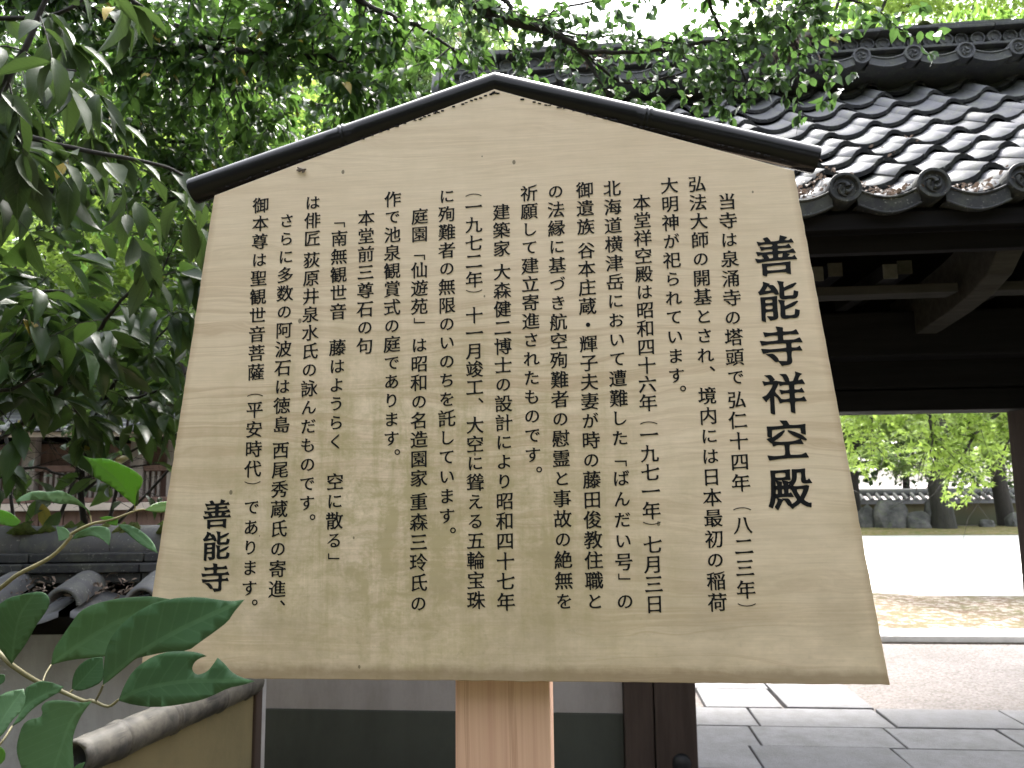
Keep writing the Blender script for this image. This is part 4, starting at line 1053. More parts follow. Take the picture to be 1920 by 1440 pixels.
# low ochre screen with a bamboo rail running towards the camera
pr0 = at(474, 1290, 2.0); pr1 = at(138, 1405, 1.45)
zrail = (pr0.z+pr1.z)/2; pr0.z = pr1.z = zrail
dvec = (pr1-pr0); Ln = dvec.length; ang = math.atan2(dvec.y, dvec.x)
scr = empty('bamboo_rail_screen', (pr0.x, pr0.y, 0), ang, 'low ochre screen topped by a cracked weathered bamboo pole, below the leaves', 'screen')
mb = MB(); prof = []; nodes = [.045, .155, .315, .46]
ts = sorted([0.0, .002] + [i*Ln/30 for i in range(1, 30)] + [nd+q for nd in nodes for q in (-.009, -.004, -.001, .001, .004, .009)] + [Ln]); ts = [t for t in ts if t <= Ln]
pts = []; rad = []
for t in ts:
    r = .0335; 
    for nd in nodes:
        dd = abs(t-nd)
        if dd < .002: r = .0348
        elif dd < .006: r = .0365
    if t == 0: r = .033
    pts.append((t, random.gauss(0, .0004), random.gauss(0, .0004))); rad.append(r+random.gauss(0, .0003))
n = 26; vs = []
for (x, y, z), r in zip(pts, rad):
    jag = 0
    for j in range(n):
        a = 2*math.pi*j/n; xx = x + (random.gauss(0, .0025) if x >= Ln-1e-6 else 0); vs.append((xx, y+r*math.cos(a), z+r*math.sin(a)))
K = len(pts); fs = [(i*n+j, i*n+(j+1) % n, (i+1)*n+(j+1) % n, (i+1)*n+j) for i in range(K-1) for j in range(n)]
# hollow cut end with a wall of cane
kk = len(vs); vs += [(Ln-.001, r_[0]*.8, r_[1]*.8) for r_ in [((.0335)*math.cos(2*math.pi*j/n), .0335*math.sin(2*math.pi*j/n)) for j in range(n)]]
vs += [(Ln-.05, v[1], v[2]) for v in vs[kk:kk+n]]
fs += [((K-1)*n+j, (K-1)*n+(j+1) % n, kk+(j+1) % n, kk+j) for j in range(n)] + [(kk+j, kk+(j+1) % n, kk+n+(j+1) % n, kk+n+j) for j in range(n)] + [tuple(kk+n+j for j in range(n))] + [tuple(range(n-1, -1, -1))]
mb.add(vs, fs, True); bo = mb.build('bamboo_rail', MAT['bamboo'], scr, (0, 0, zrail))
MB().box(.012, Ln+.6, -.010, .010, 0, zrail-.030).build('screen_panel', MAT['ochre_plaster'], scr)
p_ = at(473, 1360, 2.0); mb = MB(); mb.box(-.018, .011, -.018, .018, 0, zrail+.034); mb.build('post', MAT['timber_post'], scr, bevel=.003)
# ================================================================== things seen far off
# neighbouring house over the garden wall, at the left
hx = at(-60, 985, 8.0)
house = empty('house', (hx.x, 8.0, 0), math.radians(4), 'brown wooden house with a slatted window band and pale rail, far behind the garden wall', 'house')
def hz(py, Y=8.0): return at(100, py, Y).z
W_ = 2.05
MB().box(-3.5, W_-.02, .05, 3.0, 0, hz(958)).build('lower_wall', MAT['house_wood'], house)
x = -2.0
while x < W_-.1:
    MB().box(x, x+.235, .0, .048, .0, hz(960)).build('wall_board', MAT['house_wood'], house, bevel=.004); x += .245
MB().box(-3.5, W_+.05, -.10, .12, hz(958), hz(944)).build('rail', MAT['pale_rail'], house, bevel=.006)
MB().box(-3.5, W_, -.03, .10, hz(943.5), hz(934)).build('sill_board', MAT['house_wood'], house, bevel=.006)
MB().box(-3.5, W_-.02, .20, 3.0, hz(958), hz(830)).build('upper_wall', MAT['house_wood'], house)
x = -1.6
while x < W_-.2:
    if not (.42 < x < .62): MB().box(x, x+.026, .10, .13, hz(934), hz(885)).build('slat', MAT['house_slat'], house)
    x += .058
MB().box(-3.5, W_, .08, .16, hz(884), hz(872)).build('head_board', MAT['house_wood'], house, bevel=.004)
for xa in (.45, 1.55, -.6, W_-.12): MB().box(xa, xa+.13, .06, .18, hz(934), hz(815)).build('post', MAT['house_slat'], house, bevel=.004)
MB().box(-3.5, W_+.3, -.35, -.28, hz(822), hz(810)).build('eave_board', MAT['pale_rail'], house)
ez, rz_ = hz(812), hz(700)
for r in range(9):
    t0, t1 = r/9, (r+1)/9
    x = -2.6 + .13*(r % 2)
    while x < W_+.4:
        mb = MB(); mb.add([(x+.004, -.4+3*t0, ez+(rz_-ez)*t0+.03), (x+.256, -.4+3*t0, ez+(rz_-ez)*t0+.03), (x+.256, -.4+3*t1, ez+(rz_-ez)*t1), (x+.004, -.4+3*t1, ez+(rz_-ez)*t1),
                           (x+.004, -.4+3*t0, ez+(rz_-ez)*t0), (x+.256, -.4+3*t0, ez+(rz_-ez)*t0)], [(0,1,2,3), (4,5,1,0)]); mb.build('roof_tile', MAT['tile'], house, fix=False); x += .26
mb = MB(); mb.add([(-3.5, -.4, ez-.01), (W_+.35, -.4, ez-.01), (W_+.35, 2.6, rz_-.01), (-3.5, 2.6, rz_-.01), (-3.5, 2.6, ez-.02), (W_+.35, 2.6, ez-.02)], [(0,1,2,3), (0,4,5,1), (2,5,4,3), (1,5,2), (0,3,4)]); mb.build('roof_boarding', MAT['timber'], house)
MB().box(W_-.05, W_+1.5, .4, .5, 0, hz(968)).build('side_fence', MAT['pale_rail'], house)

# garden beyond the gate: rocks, far wall
def rock(px, pyb, wpx, hpx, Y, label):
    b = at(px, pyb, Y); w = wpx/FPX*Y; h = hpx/FPX*Y
    bm = bmesh.new(); bmesh.ops.create_icosphere(bm, subdivisions=3, radius=1)
    off = Vector((random.random()*9, random.random()*9, random.random()*9))
    from mathutils import noise
    for v in bm.verts:
        n_ = v.co.copy(); k = 1 + .30*noise.noise(n_*1.2+off) + .13*noise.noise(n_*3+off)
        q = n_*k; q.x = math.copysign(abs(q.x)**.8, q.x); q.z = max(q.z, -.35)
        v.co = Vector((q.x*w/2, q.y*w*.4, (q.z+.35)/1.35*h))
    me = bpy.data.meshes.new('garden_rock'); bm.to_mesh(me); bm.free(); me.materials.append(MAT['rock'])
    o = link('garden_rock', me, None, (b.x, Y, .01)); o.rotation_euler = (0, 0, random.uniform(-.4, .4)); tag(o, label, 'rock', 'rocks along the far edge of the court'); return o
rock(1624, 990, 34, 46, 22.2, 'small dark upright rock, leftmost of the rocks seen through the gate')
rock(1672, 992, 62, 58, 22.0, 'broad grey rounded rock second from the left, seen through the gate')
rock(1722, 991, 52, 36, 21.7, 'low dark wedge rock between the broad grey rock and the mossy trunk')
rock(1752, 992, 36, 60, 22.4, 'tall dark rock right beside the mossy tree trunk')
rock(1851, 990, 26, 22, 21.8, 'small pale grey rock standing alone in front of the far ochre wall')
rock(1905, 990, 40, 30, 22.0, 'low dark rock at the far right beyond the gate post')
fb = at(1750, 985, 25.0)
fw = empty('courtyard_wall', (fb.x, 25.0, 0), math.radians(-5), 'distant ochre wall with tiled coping across the white gravel court', 'wall')
wt = at(1820, 943, 25.).z; 
MB().box(-6.0, 14, 0, .3, 0, wt).build('wall_panel', MAT['ochre_plaster'], fw)
MB().prism([(-6.1, wt+.001), (14, wt+.001), (14, wt+.12), (-6.1, wt+.12)], -.35, .6).build('coping_slab', MAT['tile'], fw)
x = -6
while x < 14: 
    mb = MB(); mb.tube([(x, -.38, wt+.13), (x, .12, wt+.34)], .065, 8); mb.build('cover_tile', MAT['tile'], fw, fix=False); x += .27
MB().tube([(-6.1, .13, wt+.36), (14, .13, wt+.36)], .12, 8).build('ridge_roll', MAT['tile'], fw, fix=False)

# ---- garden trees beyond the gate
def mp(px, Y): p = at(px, 985, Y); return (p.x, Y, 0)
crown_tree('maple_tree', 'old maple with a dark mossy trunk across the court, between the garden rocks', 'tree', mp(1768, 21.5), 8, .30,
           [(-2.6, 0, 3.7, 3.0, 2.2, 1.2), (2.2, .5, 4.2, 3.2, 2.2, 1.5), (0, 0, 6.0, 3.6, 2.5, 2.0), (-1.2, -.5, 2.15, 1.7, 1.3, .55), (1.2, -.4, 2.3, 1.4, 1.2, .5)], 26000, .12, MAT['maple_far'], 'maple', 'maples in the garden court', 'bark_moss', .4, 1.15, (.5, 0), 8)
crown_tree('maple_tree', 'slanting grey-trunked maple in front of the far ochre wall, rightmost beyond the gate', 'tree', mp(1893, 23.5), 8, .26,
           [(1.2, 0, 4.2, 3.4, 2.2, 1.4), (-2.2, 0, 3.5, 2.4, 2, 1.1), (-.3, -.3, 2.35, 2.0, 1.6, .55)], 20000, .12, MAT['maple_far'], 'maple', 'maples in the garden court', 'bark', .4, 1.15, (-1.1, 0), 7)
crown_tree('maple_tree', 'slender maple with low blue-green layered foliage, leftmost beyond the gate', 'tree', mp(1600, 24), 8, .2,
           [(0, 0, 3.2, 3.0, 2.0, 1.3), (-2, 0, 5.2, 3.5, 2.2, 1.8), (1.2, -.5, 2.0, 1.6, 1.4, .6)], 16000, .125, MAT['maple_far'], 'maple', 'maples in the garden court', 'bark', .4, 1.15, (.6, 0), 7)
# nearer overhanging maple, bright yellow-green, its trunk hidden right of the gate
mr = Root('maple_tree', (9.6, 12.6, 0), 'bright yellow-green maple boughs hanging over the court inside the gate opening', 'tree', 'maples in the garden court')
brs = [([at(2150, 640, 12.5), at(1980, 720, 12), at(1850, 790, 11.6), at(1790, 880, 11.2)], .05, .012), ([at(2150, 640, 12.5), at(1900, 640, 11.2), at(1760, 720, 11), at(1745, 850, 10.8)], .05, .01),
       ([at(2100, 560, 12.5), at(1850, 600, 12.0), at(1680, 700, 12.), at(1590, 800, 12)], .05, .01), ([at(2100, 560, 12.5), at(1800, 560, 10.6), at(1650, 690, 10.8), at(1640, 850, 11)], .04, .01),
       ([at(2150, 640, 12.5), at(2000, 690, 12), at(1920, 780, 11.8), at(1870, 880, 11.9)], .04, .01)]
branchy(mr, MAT['maple'], brs, .115, 1.15, .105, .95, 'maple', 300, .10, .40, 'bark', .45, .10, Vector((-.2, 0, -.02)), 3, .8, keep=lambda p: p.z > at(1750, 900+42*math.sin(p.x*3.1)+14*math.sin(p.x*17+p.y*9), p.y).z, trunk=([Vector((9.6, 12.6, 0)), Vector((9.5, 12.6, 1.8)), Vector(at(2150, 640, 12.5))], .12, .06), upv=(0, -.3, 1))
# maple whose crown shows over the ridge, upper right
tp = at(1750, 20, 9.5)
crown_tree('maple_tree', 'airy light green maple showing over the gate ridge at the upper right', 'tree', (3.62, 9.8, 0), 8.5, .12,
           [(1.4, 0, tp.z+.2, 2.6, 1.4, .9), (3.6, 0, tp.z+.4, 2.0, 1.4, 1.0), (2.0, .3, tp.z+1.5, 2.4, 1.4, .8)], 14000, .085, MAT['maple'], 'maple', None, 'bark', .35, 1.15, (0, 0), 9)
# woodland behind everything
def far_tree(px, Y, zc, rx, rz, n, size, m, label, kind='rhomb', tr=.16, layered=.5, clump=.34, grp='trees beyond the garden wall', z2=None, ratio=.8, bark='bark', seedpts=26):
    b = at(px, 900, Y)
    bl = [(0, 0, zc, rx, rx*.7, rz), (rx*.5, .2, zc+rz*.5, rx*.7, rx*.6, rz*.6), (-rx*.5, -.2, zc-rz*.35, rx*.7, rx*.6, rz*.6)]
    crown_tree('tree', label, 'tree', (b.x, Y, 0), zc+rz*.6, tr, bl, n, size, m, kind, grp, bark, layered, ratio, (random.uniform(-.4, .4), 0), 9, 0, clump, seedpts)
far_tree(60, 9.5, 3.8, 1.5, 1.7, 12000, .085, MAT['maple'], 'bright maple with fine star leaves, behind the dark leaves at the left edge', 'maple', .08, .4, ratio=1.1)
far_tree(270, 10.5, 3.4, 1.5, 1.5, 12000, .09, MAT['maple'], 'bright maple just left of the board, above the small roof', 'maple', .08, .4, ratio=1.1)
far_tree(330, 8.5, 5.2, 1.7, 1.1, 9000, .08, MAT['maple'], 'sunlit maple crown above the left slope of the board', 'maple', .09, .4, ratio=1.1)
far_tree(130, 14, 4.6, 2.6, 3.4, 15000, .15, MAT['forest'], 'dense dark evergreen tree at the far left behind the maples')
far_tree(420, 15, 5.6, 2.9, 3.8, 15000, .15, MAT['forest'], 'dense dark evergreen tree behind the left half of the board')
far_tree(700, 14, 6.6, 2.6, 2.7, 12000, .14, MAT['forest'], 'leafy evergreen rising over the left slope of the board', 'ell_s', ratio=.4)
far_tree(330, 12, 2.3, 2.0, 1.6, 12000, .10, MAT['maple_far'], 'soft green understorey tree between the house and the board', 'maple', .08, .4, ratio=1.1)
far_tree(30, 12.5, 2.6, 2.0, 1.7, 10000, .12, MAT['forest'], 'dark understorey tree behind the house roof', 'ell_s', .08, ratio=.4)
far_tree(345, 19, 5.0, 1.1, 4.6, 9000, .17, MAT['needle'], 'slim blue-green conifer left of the board edge', 'ell_s', .2, .35, ratio=.18)
far_tree(820, 17, 8.2, 2.4, 1.8, 7000, .17, MAT['needle'], 'blue-green conifer top above the peak of the board', 'ell_s', .2, .4, ratio=.18)
far_tree(560, 16, 10.2, 3.0, 3.2, 13000, .17, MAT['forest'], 'tall evergreen crown reaching the top of the view, left of the board peak', 'ell_s', ratio=.4)
far_tree(840, 15, 10.2, 1.3, 1.8, 4000, .15, MAT['maple_far'], 'pale high crown against the sky above the board peak', 'maple', ratio=1.1)
far_tree(250, 17, 11.5, 4.0, 3.0, 13000, .2, MAT['forest'], 'highest dark crown at the upper left corner', 'ell_s', ratio=.4)
far_tree(1700, 32, 6.0, 6.0, 5.0, 22000, .30, MAT['forest'], 'large round evergreen behind the far court wall', grp='trees behind the far court wall')
far_tree(2000, 33, 6.0, 6.0, 5.0, 14000, .30, MAT['forest'], 'large evergreen behind the far court wall, hidden partly by the gate', grp='trees behind the far court wall')
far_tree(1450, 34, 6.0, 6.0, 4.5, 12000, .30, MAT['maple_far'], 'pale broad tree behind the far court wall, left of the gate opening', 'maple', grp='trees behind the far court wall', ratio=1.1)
# far wooded hillside as one mass
P = []; A = []
for i in range(26000):
    x = random.uniform(-46, 4); y = random.uniform(24, 34); top = 13.5 - max(0, x+14)*.30 + 2*math.sin(x*.7)+1.2*math.sin(x*1.9)
    P.append((x, y + .6*math.sin(x), max(.1, top)*random.random()**.75)); A.append((random.gauss(0,1), random.gauss(-.5,1), random.gauss(-.3,.6)))
tag(link('wooded_hillside', leaf_mesh('wooded_hillside', MAT['forest'], 'ell_s', P, A, .62*np.random.default_rng(3).uniform(.5, 1.2, len(P)), .40)), kind='stuff')
hv = []; 
for x in range(-60, 14, 4):
    top = max(.2, 12.3 - max(0, x+14)*.30 + 2*math.sin(x*.7)+1.2*math.sin(x*1.9)) if x < 12 else .2; hv += [(x, 29.5, -.1), (x, 36, top*.92), (x, 60, top)]
n = len(hv)//3; me = bpy.data.meshes.new('hill'); me.from_pydata(hv, [], [(3*i+k, 3*i+3+k, 3*i+4+k, 3*i+1+k) for i in range(n-1) for k in (0, 1)]); me.materials.append(MAT['soil']); tag(link('hill', me), kind='structure')
# undergrowth at the foot of the trees
P = []; A = []
for i in range(9000):
    x = random.uniform(-9, -1.0); y = random.uniform(5.5, 14); P.append((x, y, random.random()**2*.9)); A.append((random.gauss(0,1), random.gauss(0,1), random.gauss(.3,.6)))
tag(link('undergrowth', leaf_mesh('undergrowth', MAT['forest'], 'ell_s', P, A, .11, .045)), kind='stuff')

# ================================================================== near trees
# broad-leaved evergreen whose boughs droop in from the left
n1 = Root('broadleaf_evergreen', (-2.7, 1.9, 0), 'near evergreen with long drooping veined leaves, boughs crossing the upper left corner', 'tree', None)
Y1 = 2.0
brs = [([at(-420, 230, 2.0), at(0, 252, 1.95), at(125, 275, 1.95), at(270, 302, 1.9), at(352, 334, 1.9)], .010, .0035),
       ([at(-420, 120, 2.2), at(-60, 150, 2.1), at(35, 130, 2.05), at(145, 135, 2.0)], .009, .003),
       ([at(-420, 400, 1.7), at(-120, 300, 1.75), at(-20, 200, 1.7), at(60, 60, 1.7), at(110, -40, 1.7)], .012, .005),
       ([at(-420, 30, 2.4), at(0, 34, 2.3), at(110, 24, 2.2), at(180, -20, 2.2)], .010, .004)]
branchy(n1, MAT['leaf_near'], brs, .128, .38, .10, .24, 'ell', 300, .75, .58, 'bark', .35, .25, Vector((.1, -.1, -.3)), 2, .15, trunk=([Vector((-2.7, 1.9, 0)), Vector((-2.6, 1.95, 1.4)), Vector(at(-420, 120, 2.2)), Vector((-2.4, 2.2, 4.0))], .10, .05))
# second evergreen: dense smaller leaves across the upper left
n2 = Root('camellia_tree', (-3.6, 3.6, 0), 'dense small-leaved tree filling the upper left, behind the drooping boughs', 'tree', None)
brs = [([at(-300, -150, 3.6), at(142, 10, 3.4), at(230, 58, 3.4), at(310, 85, 3.3), at(400, 92, 3.3), at(505, 99, 3.2), at(613, 102, 3.2), at(681, 83, 3.2), at(745, 48, 3.2)], .028, .007),
       ([at(-300, -100, 3.4), at(180, -20, 3.3), at(300, 40, 3.3), at(400, 70, 3.3), at(486, 75, 3.3), at(556, 44, 3.3), at(640, 20, 3.3)], .02, .006),
       ([at(-300, 160, 4.0), at(70, 205, 3.9), at(180, 222, 3.8), at(300, 262, 3.7), at(420, 262, 3.7)], .026, .007),
       ([at(-300, 330, 3.9), at(0, 340, 3.8), at(90, 355, 3.8), at(190, 362, 3.7), at(260, 375, 3.7), at(340, 370, 3.7)], .022, .007),
       ([at(230, 58, 3.4), at(330, 95, 3.6), at(370, 125, 3.6), at(430, 155, 3.6), at(475, 200, 3.5), at(520, 250, 3.5)], .014, .005),
       ([at(-300, -100, 3.4), at(350, -110, 3.2), at(560, -60, 3.1), at(700, 15, 3.0), at(800, 60, 3.0), at(850, 95, 2.9)], .022, .005),
       ([at(613, 102, 3.2), at(680, 140, 3.1), at(730, 175, 3.1), at(745, 210, 3.1)], .009, .003),
       ([at(-300, 50, 4.2), at(200, 120, 4.2), at(380, 150, 4.1), at(560, 190, 4.1), at(650, 200, 4.0)], .016, .005),
       ([at(300, 100, 4.0), at(270, 190, 3.9), at(330, 260, 3.9), at(320, 330, 3.9)], .010, .003)]
branchy(n2, MAT['leaf_mid'], brs, .072, .42, .054, .36, 'ell', 300, .45, .36, 'bark', .55, .18, Vector((0, 0, -.1)), 3, .75, trunk=([Vector((-3.6, 3.6, 0)), Vector((-3.5, 3.6, 2)), Vector(at(-300, -100, 3.5)), Vector((-3.0, 3.6, 5.2))], .13, .06))
# glossy dark leaves left of the board
n3 = Root('glossy_evergreen', (-1.9, 2.9, 0), 'dark glossy-leaved evergreen left of the board, with thin bare stems above the garden wall', 'tree', None)
brs = [([at(-150, 900, 2.7), at(60, 780, 2.5), at(170, 640, 2.3), at(225, 565, 2.2), at(300, 505, 2.2)], .010, .003),
       ([at(-250, 640, 2.3), at(-60, 560, 2.2), at(35, 552, 2.15), at(120, 545, 2.15)], .010, .003),
       ([at(160, 1000, 2.9), at(150, 900, 2.85), at(172, 820, 2.8), at(190, 750, 2.8), at(260, 670, 2.7), at(330, 590, 2.6)], .012, .003),
       ([at(-200, 800, 2.2), at(-40, 740, 2.1), at(20, 730, 2.05), at(80, 700, 2.05)], .009, .003),
       ([at(172, 820, 2.8), at(130, 740, 2.8), at(115, 640, 2.7), at(95, 560, 2.6)], .008, .003),
       ([at(160, 920, 2.85), at(240, 850, 2.85), at(330, 815, 2.85)], .007, .003),
       ([at(-200, 980, 2.6), at(40, 880, 2.8), at(110, 890, 2.85), at(160, 900, 2.85)], .006, .004),
       ([at(150, 900, 2.85), at(220, 880, 2.8), at(300, 870, 2.8)], .006, .002),
       ([at(190, 750, 2.8), at(280, 740, 2.8), at(350, 700, 2.8)], .007, .003)]
def keep3(p):
    q = p - Vector((0, 0, EYE)); z = q.dot(FWD); x = 960+FPX*q.dot(RT)/z; y = 720-FPX*q.dot(UP)/z
    return y < 800 + 40*math.sin(x*.05) or random.random() < .12
branchy(n3, MAT['leaf_dark'], brs, .130, .38, .078, .30, 'ell', 300, .55, .60, 'bark', .6, .12, Vector((0, 0, .1)), 3, .35, keep=keep3, trunk=([Vector((-1.9, 2.9, 0)), Vector((-1.85, 2.9, .9)), Vector(at(-150, 900, 2.7)), Vector((-2.0, 2.8, 2.6))], .05, .02))
n3b = Root('shrub', (-1.75, 3.4, 0), 'green-leaved shrub with crossing dark stems, between the glossy evergreen and the board', 'shrub', None)
brs = [([at(100, 1000, 3.4), at(150, 860, 3.3), at(130, 720, 3.3), at(60, 600, 3.3)], .009, .003), ([at(200, 1000, 3.4), at(230, 860, 3.3), at(250, 760, 3.3), at(330, 640, 3.3)], .009, .003),
       ([at(200, 1000, 3.4), at(300, 900, 3.3), at(400, 780, 3.3)], .008, .003), ([at(30, 1000, 3.4), at(20, 850, 3.3), at(80, 730, 3.3), at(200, 640, 3.3)], .008, .003), ([at(150, 860, 3.3), at(220, 700, 3.4), at(280, 560, 3.5), at(330, 450, 3.5)], .008, .003),
       ([at(20, 850, 3.3), at(-20, 650, 3.5), at(40, 480, 3.6), at(120, 420, 3.7)], .008, .003)]
branchy(n3b, MAT['leaf_dark'], brs, .068, .42, .10, .34, 'ell', 300, .3, .42, 'bark', .6, .25, Vector((0, 0, .15)), 3, .6, keep=lambda p: keep3(p))
# bough across the top centre, in front of the gate ridge
n4 = Root('overhanging_bough_tree', (-3.2, 2.6, 0), 'tree whose dark bough of small oval leaves crosses above the board peak, before the ridge', 'tree', None)
brs = [([at(-300, -500, 2.6), at(500, -200, 2.5), at(862, -15, 2.4), at(915, 28, 2.4), at(965, 42, 2.4), at(1020, 60, 2.4), at(1078, 85, 2.35), at(1100, 98, 2.35)], .024, .009),
       ([at(1078, 85, 2.35), at(1110, 125, 2.35), at(1128, 160, 2.35), at(1150, 195, 2.35), at(1180, 215, 2.4)], .0075, .0025),
       ([at(1090, 95, 2.35), at(1150, 98, 2.3), at(1230, 96, 2.3), at(1320, 80, 2.25), at(1400, 62, 2.2), at(1500, 10, 2.2)], .008, .003),
       ([at(700, -120, 2.6), at(930, -10, 2.5), at(960, 20, 2.5), at(1010, 44, 2.5), at(1090, 66, 2.5), at(1200, 74, 2.5), at(1330, 90, 2.5)], .010, .003),
       ([at(1010, 44, 2.5), at(1045, 20, 2.5), at(1100, 4, 2.5), at(1180, -10, 2.5)], .006, .003),
       ([at(1090, 95, 2.35), at(1160, 150, 2.4), at(1230, 150, 2.4), at(1300, 130, 2.4), at(1370, 110, 2.4)], .006, .002),
       ([at(900, -250, 2.3), at(1200, -120, 2.2), at(1380, -20, 2.2), at(1470, 40, 2.2), at(1500, 100, 2.2)], .010, .003),
       ([at(1200, -120, 2.2), at(1440, -60, 2.1), at(1560, -10, 2.1), at(1640, 10, 2.1)], .008, .003),
       ([at(1130, -140, 2.2), at(1300, -40, 2.2), at(1340, 30, 2.25), at(1370, 90, 2.3), at(1400, 150, 2.3)], .008, .003)]
branchy(n4, MAT['leaf_branch'], brs, .038, .60, .050, .20, 'ell', 300, .35, .55, 'bark', .6, .30, Vector((0, 0, -.08)), 3, .6, keep=lambda p: not (p.z < at(1000, 235, p.y).z), trunk=([Vector((-3.2, 2.6, 0)), Vector((-3.1, 2.6, 2.5)), Vector(at(-300, -500, 2.6)), Vector((-2.6, 2.7, 5.5))], .14, .06))

# ================================================================== foreground plants: every leaf its own
def outline_leaf(root, px, mid, y0, y1, m, cup=.10, twist=0.0, S=1.0, O=(0, 0), bow=.0, name='leaf', mname=None):
    """a leaf from its outline; depth runs from y0 at the stalk to y1 at the tip and the blade is folded along the midrib"""
    poly = [(O[0]+x*S, O[1]+y*S) for x, y in px]; mid = [(O[0]+x*S, O[1]+y*S) for x, y in mid]
    # densify midrib and outline
    def dens(P, n, closed):
        out = []; k = len(P)
        for i in range(k if closed else k-1):
            a, b = P[i], P[(i+1) % k]
            for j in range(n): out.append((a[0]+(b[0]-a[0])*j/n, a[1]+(b[1]-a[1])*j/n))
        if not closed: out.append(P[-1])
        return out
    mp_ = [(v.x, v.y) for v in smooth_path([Vector((x, y, 0)) for x, y in mid], 5)] if len(mid) > 2 else dens(mid, 12, False)
    # round the outline except at sharp tips
    pl = poly; out = []; k = len(pl)
    for i in range(k):
        a, b, c = Vector(pl[i-1]), Vector(pl[i]), Vector(pl[(i+1) % k]); u, v = (b-a).normalized(), (c-b).normalized()
        if u.dot(v) < .45: out.append(tuple(b))
        else: out.append(tuple(b.lerp(a, .25))); out.append(tuple(b.lerp(c, .25)))
    poly = out
    ml = [0]
    for a, b in zip(mp_[:-1], mp_[1:]): ml.append(ml[-1]+math.dist(a, b))
    T = ml[-1]
    def coord(x, y):
        best = None
        for i in range(len(mp_)-1):
            a, b = Vector(mp_[i]), Vector(mp_[i+1]); ab = b-a; t = max(0, min(1, (Vector((x, y))-a).dot(ab)/max(1e-9, ab.length_squared)))
            if i == 0: t = min(1, (Vector((x, y))-a).dot(ab)/ab.length_squared)
            if i == len(mp_)-2: t = max(0, (Vector((x, y))-a).dot(ab)/ab.length_squared)
            q = a+ab*t; d = (Vector((x, y))-q).length
            if best is None or d < best[0]: best = (d, (ml[i]+t*ab.length)/T, (1 if ab.x*(y-a.y)-ab.y*(x-a.x) > 0 else -1))
        return best[1], best[0]*best[2]/T
    inner = []
    x0, x1 = min(p[0] for p in poly), max(p[0] for p in poly); y0_, y1_ = min(p[1] for p in poly), max(p[1] for p in poly)
    def inside(x, y):
        c = False; k = len(poly)
        for i in range(k):
            (xa, ya), (xb, yb) = poly[i], poly[(i+1) % k]
            if (ya > y) != (yb > y) and x < (xb-xa)*(y-ya)/(yb-ya)+xa: c = not c
        return c
    stp = max(x1-x0, y1_-y0_)/11
    yy = y0_+stp/2
    while yy < y1_:
        xx = x0+stp/2
        while xx < x1:
            if inside(xx, yy): inner.append((xx, yy))
            xx += stp
        yy += stp
    inner += [p for p in mp_ if inside(*p)]
    pts = [Vector(p) for p in poly]+[Vector(p) for p in inner]
    k = len(poly)
    vo, _, fo, *_r = delaunay_2d_cdt(pts, [], [list(range(k))] , 1, .05)
    vs = []; uv = []
    for v in vo:
        u, w = coord(v.x, v.y); Y = y0+(y1-y0)*u
        sz = T/FPX*Y
        Y += -cup*abs(w)**1.3*sz*2.2*.5 + twist*w*sz + bow*math.sin(math.pi*max(0, min(1, u)))*sz
        vs.append(at(v.x, v.y, Y)-root.loc); uv.append((w*3.6, u))
    me = bpy.data.meshes.new(name); me.from_pydata(vs, [], fo); me.materials.append(m)
    ul = me.uv_layers.new(name='uv'); li = np.zeros(len(me.loops), np.int32); me.loops.foreach_get('vertex_index', li); ul.data.foreach_set('uv', np.array(uv, np.float32)[li].ravel())
    a = me.attributes.new('rnd', 'FLOAT', 'FACE'); 
    me.polygons.foreach_set('use_smooth', [True]*len(me.polygons)); me.update()
    o = link(name, me, root.o); sd = o.modifiers.new('s', 'SOLIDIFY'); sd.thickness = .0004; sd.offset = 0
    return o
fr_ = Root('foreground_leafy_branch', tuple(at(-260, 1500, .85)), 'leafy green branch with insect-bitten leaves over the lower left corner of the board', 'branch')
S6 = 1/3.6; O6 = (0, 1040); LF = MAT['leaf_front']
def L6(*a, **k): outline_leaf(fr_, *a, S=S6, O=O6, **k)
L6([(345,745),(360,640),(420,550),(490,450),(540,380),(640,330),(800,295),(930,285),(1020,280),(1150,300),(1290,330),(1250,430),(1150,480),(960,560),(850,620),(700,695),(560,700),(430,720)], [(345,745),(560,590),(800,450),(1050,360),(1290,330)], .85, .87, LF, cup=.28, twist=.15)
L6([(695,880),(700,760),(715,640),(760,540),(850,440),(980,350),(1100,310),(1200,290),(1350,285),(1480,305),(1560,315),(1650,303),(1610,350),(1570,400),(1540,450),(1450,520),(1350,590),(1270,650),(1150,652),(1080,665),(960,690),(915,702),(860,750),(800,800),(740,850)], [(695,880),(790,790),(950,660),(1150,540),(1350,440),(1650,303)], .74, .69, LF, cup=.30, twist=-.25, bow=-.04)
L6([(800,985),(840,880),(900,780),(990,710),(1060,675),(1150,650),(1270,650),(1350,663),(1395,685),(1345,700),(1308,730),(1295,770),(1310,800),(1340,812),(1400,790),(1440,740),(1470,695),(1520,740),(1560,790),(1620,825),(1720,855),(1640,880),(1540,900),(1440,950),(1350,985),(1200,1015),(1050,1032),(900,1015)], [(800,985),(950,910),(1200,860),(1450,850),(1720,855)], .77, .73, MAT['leaf_front'], cup=.18, twist=-.25)
L6([(692,690),(700,800),(690,860),(600,905),(530,922),(485,905),(490,830),(520,760),(580,710),(640,693)], [(490,915),(570,830),(692,692)], .80, .80, LF, cup=.2)
L6([(80,740),(0,640),(-60,560),(-60,380),(0,330),(60,290),(150,270),(240,250),(300,255),(330,290),(335,340),(300,400),(240,480),(200,560),(150,640),(110,690)], [(80,740),(100,560),(140,400),(240,252)], .72, .70, LF, cup=.25)
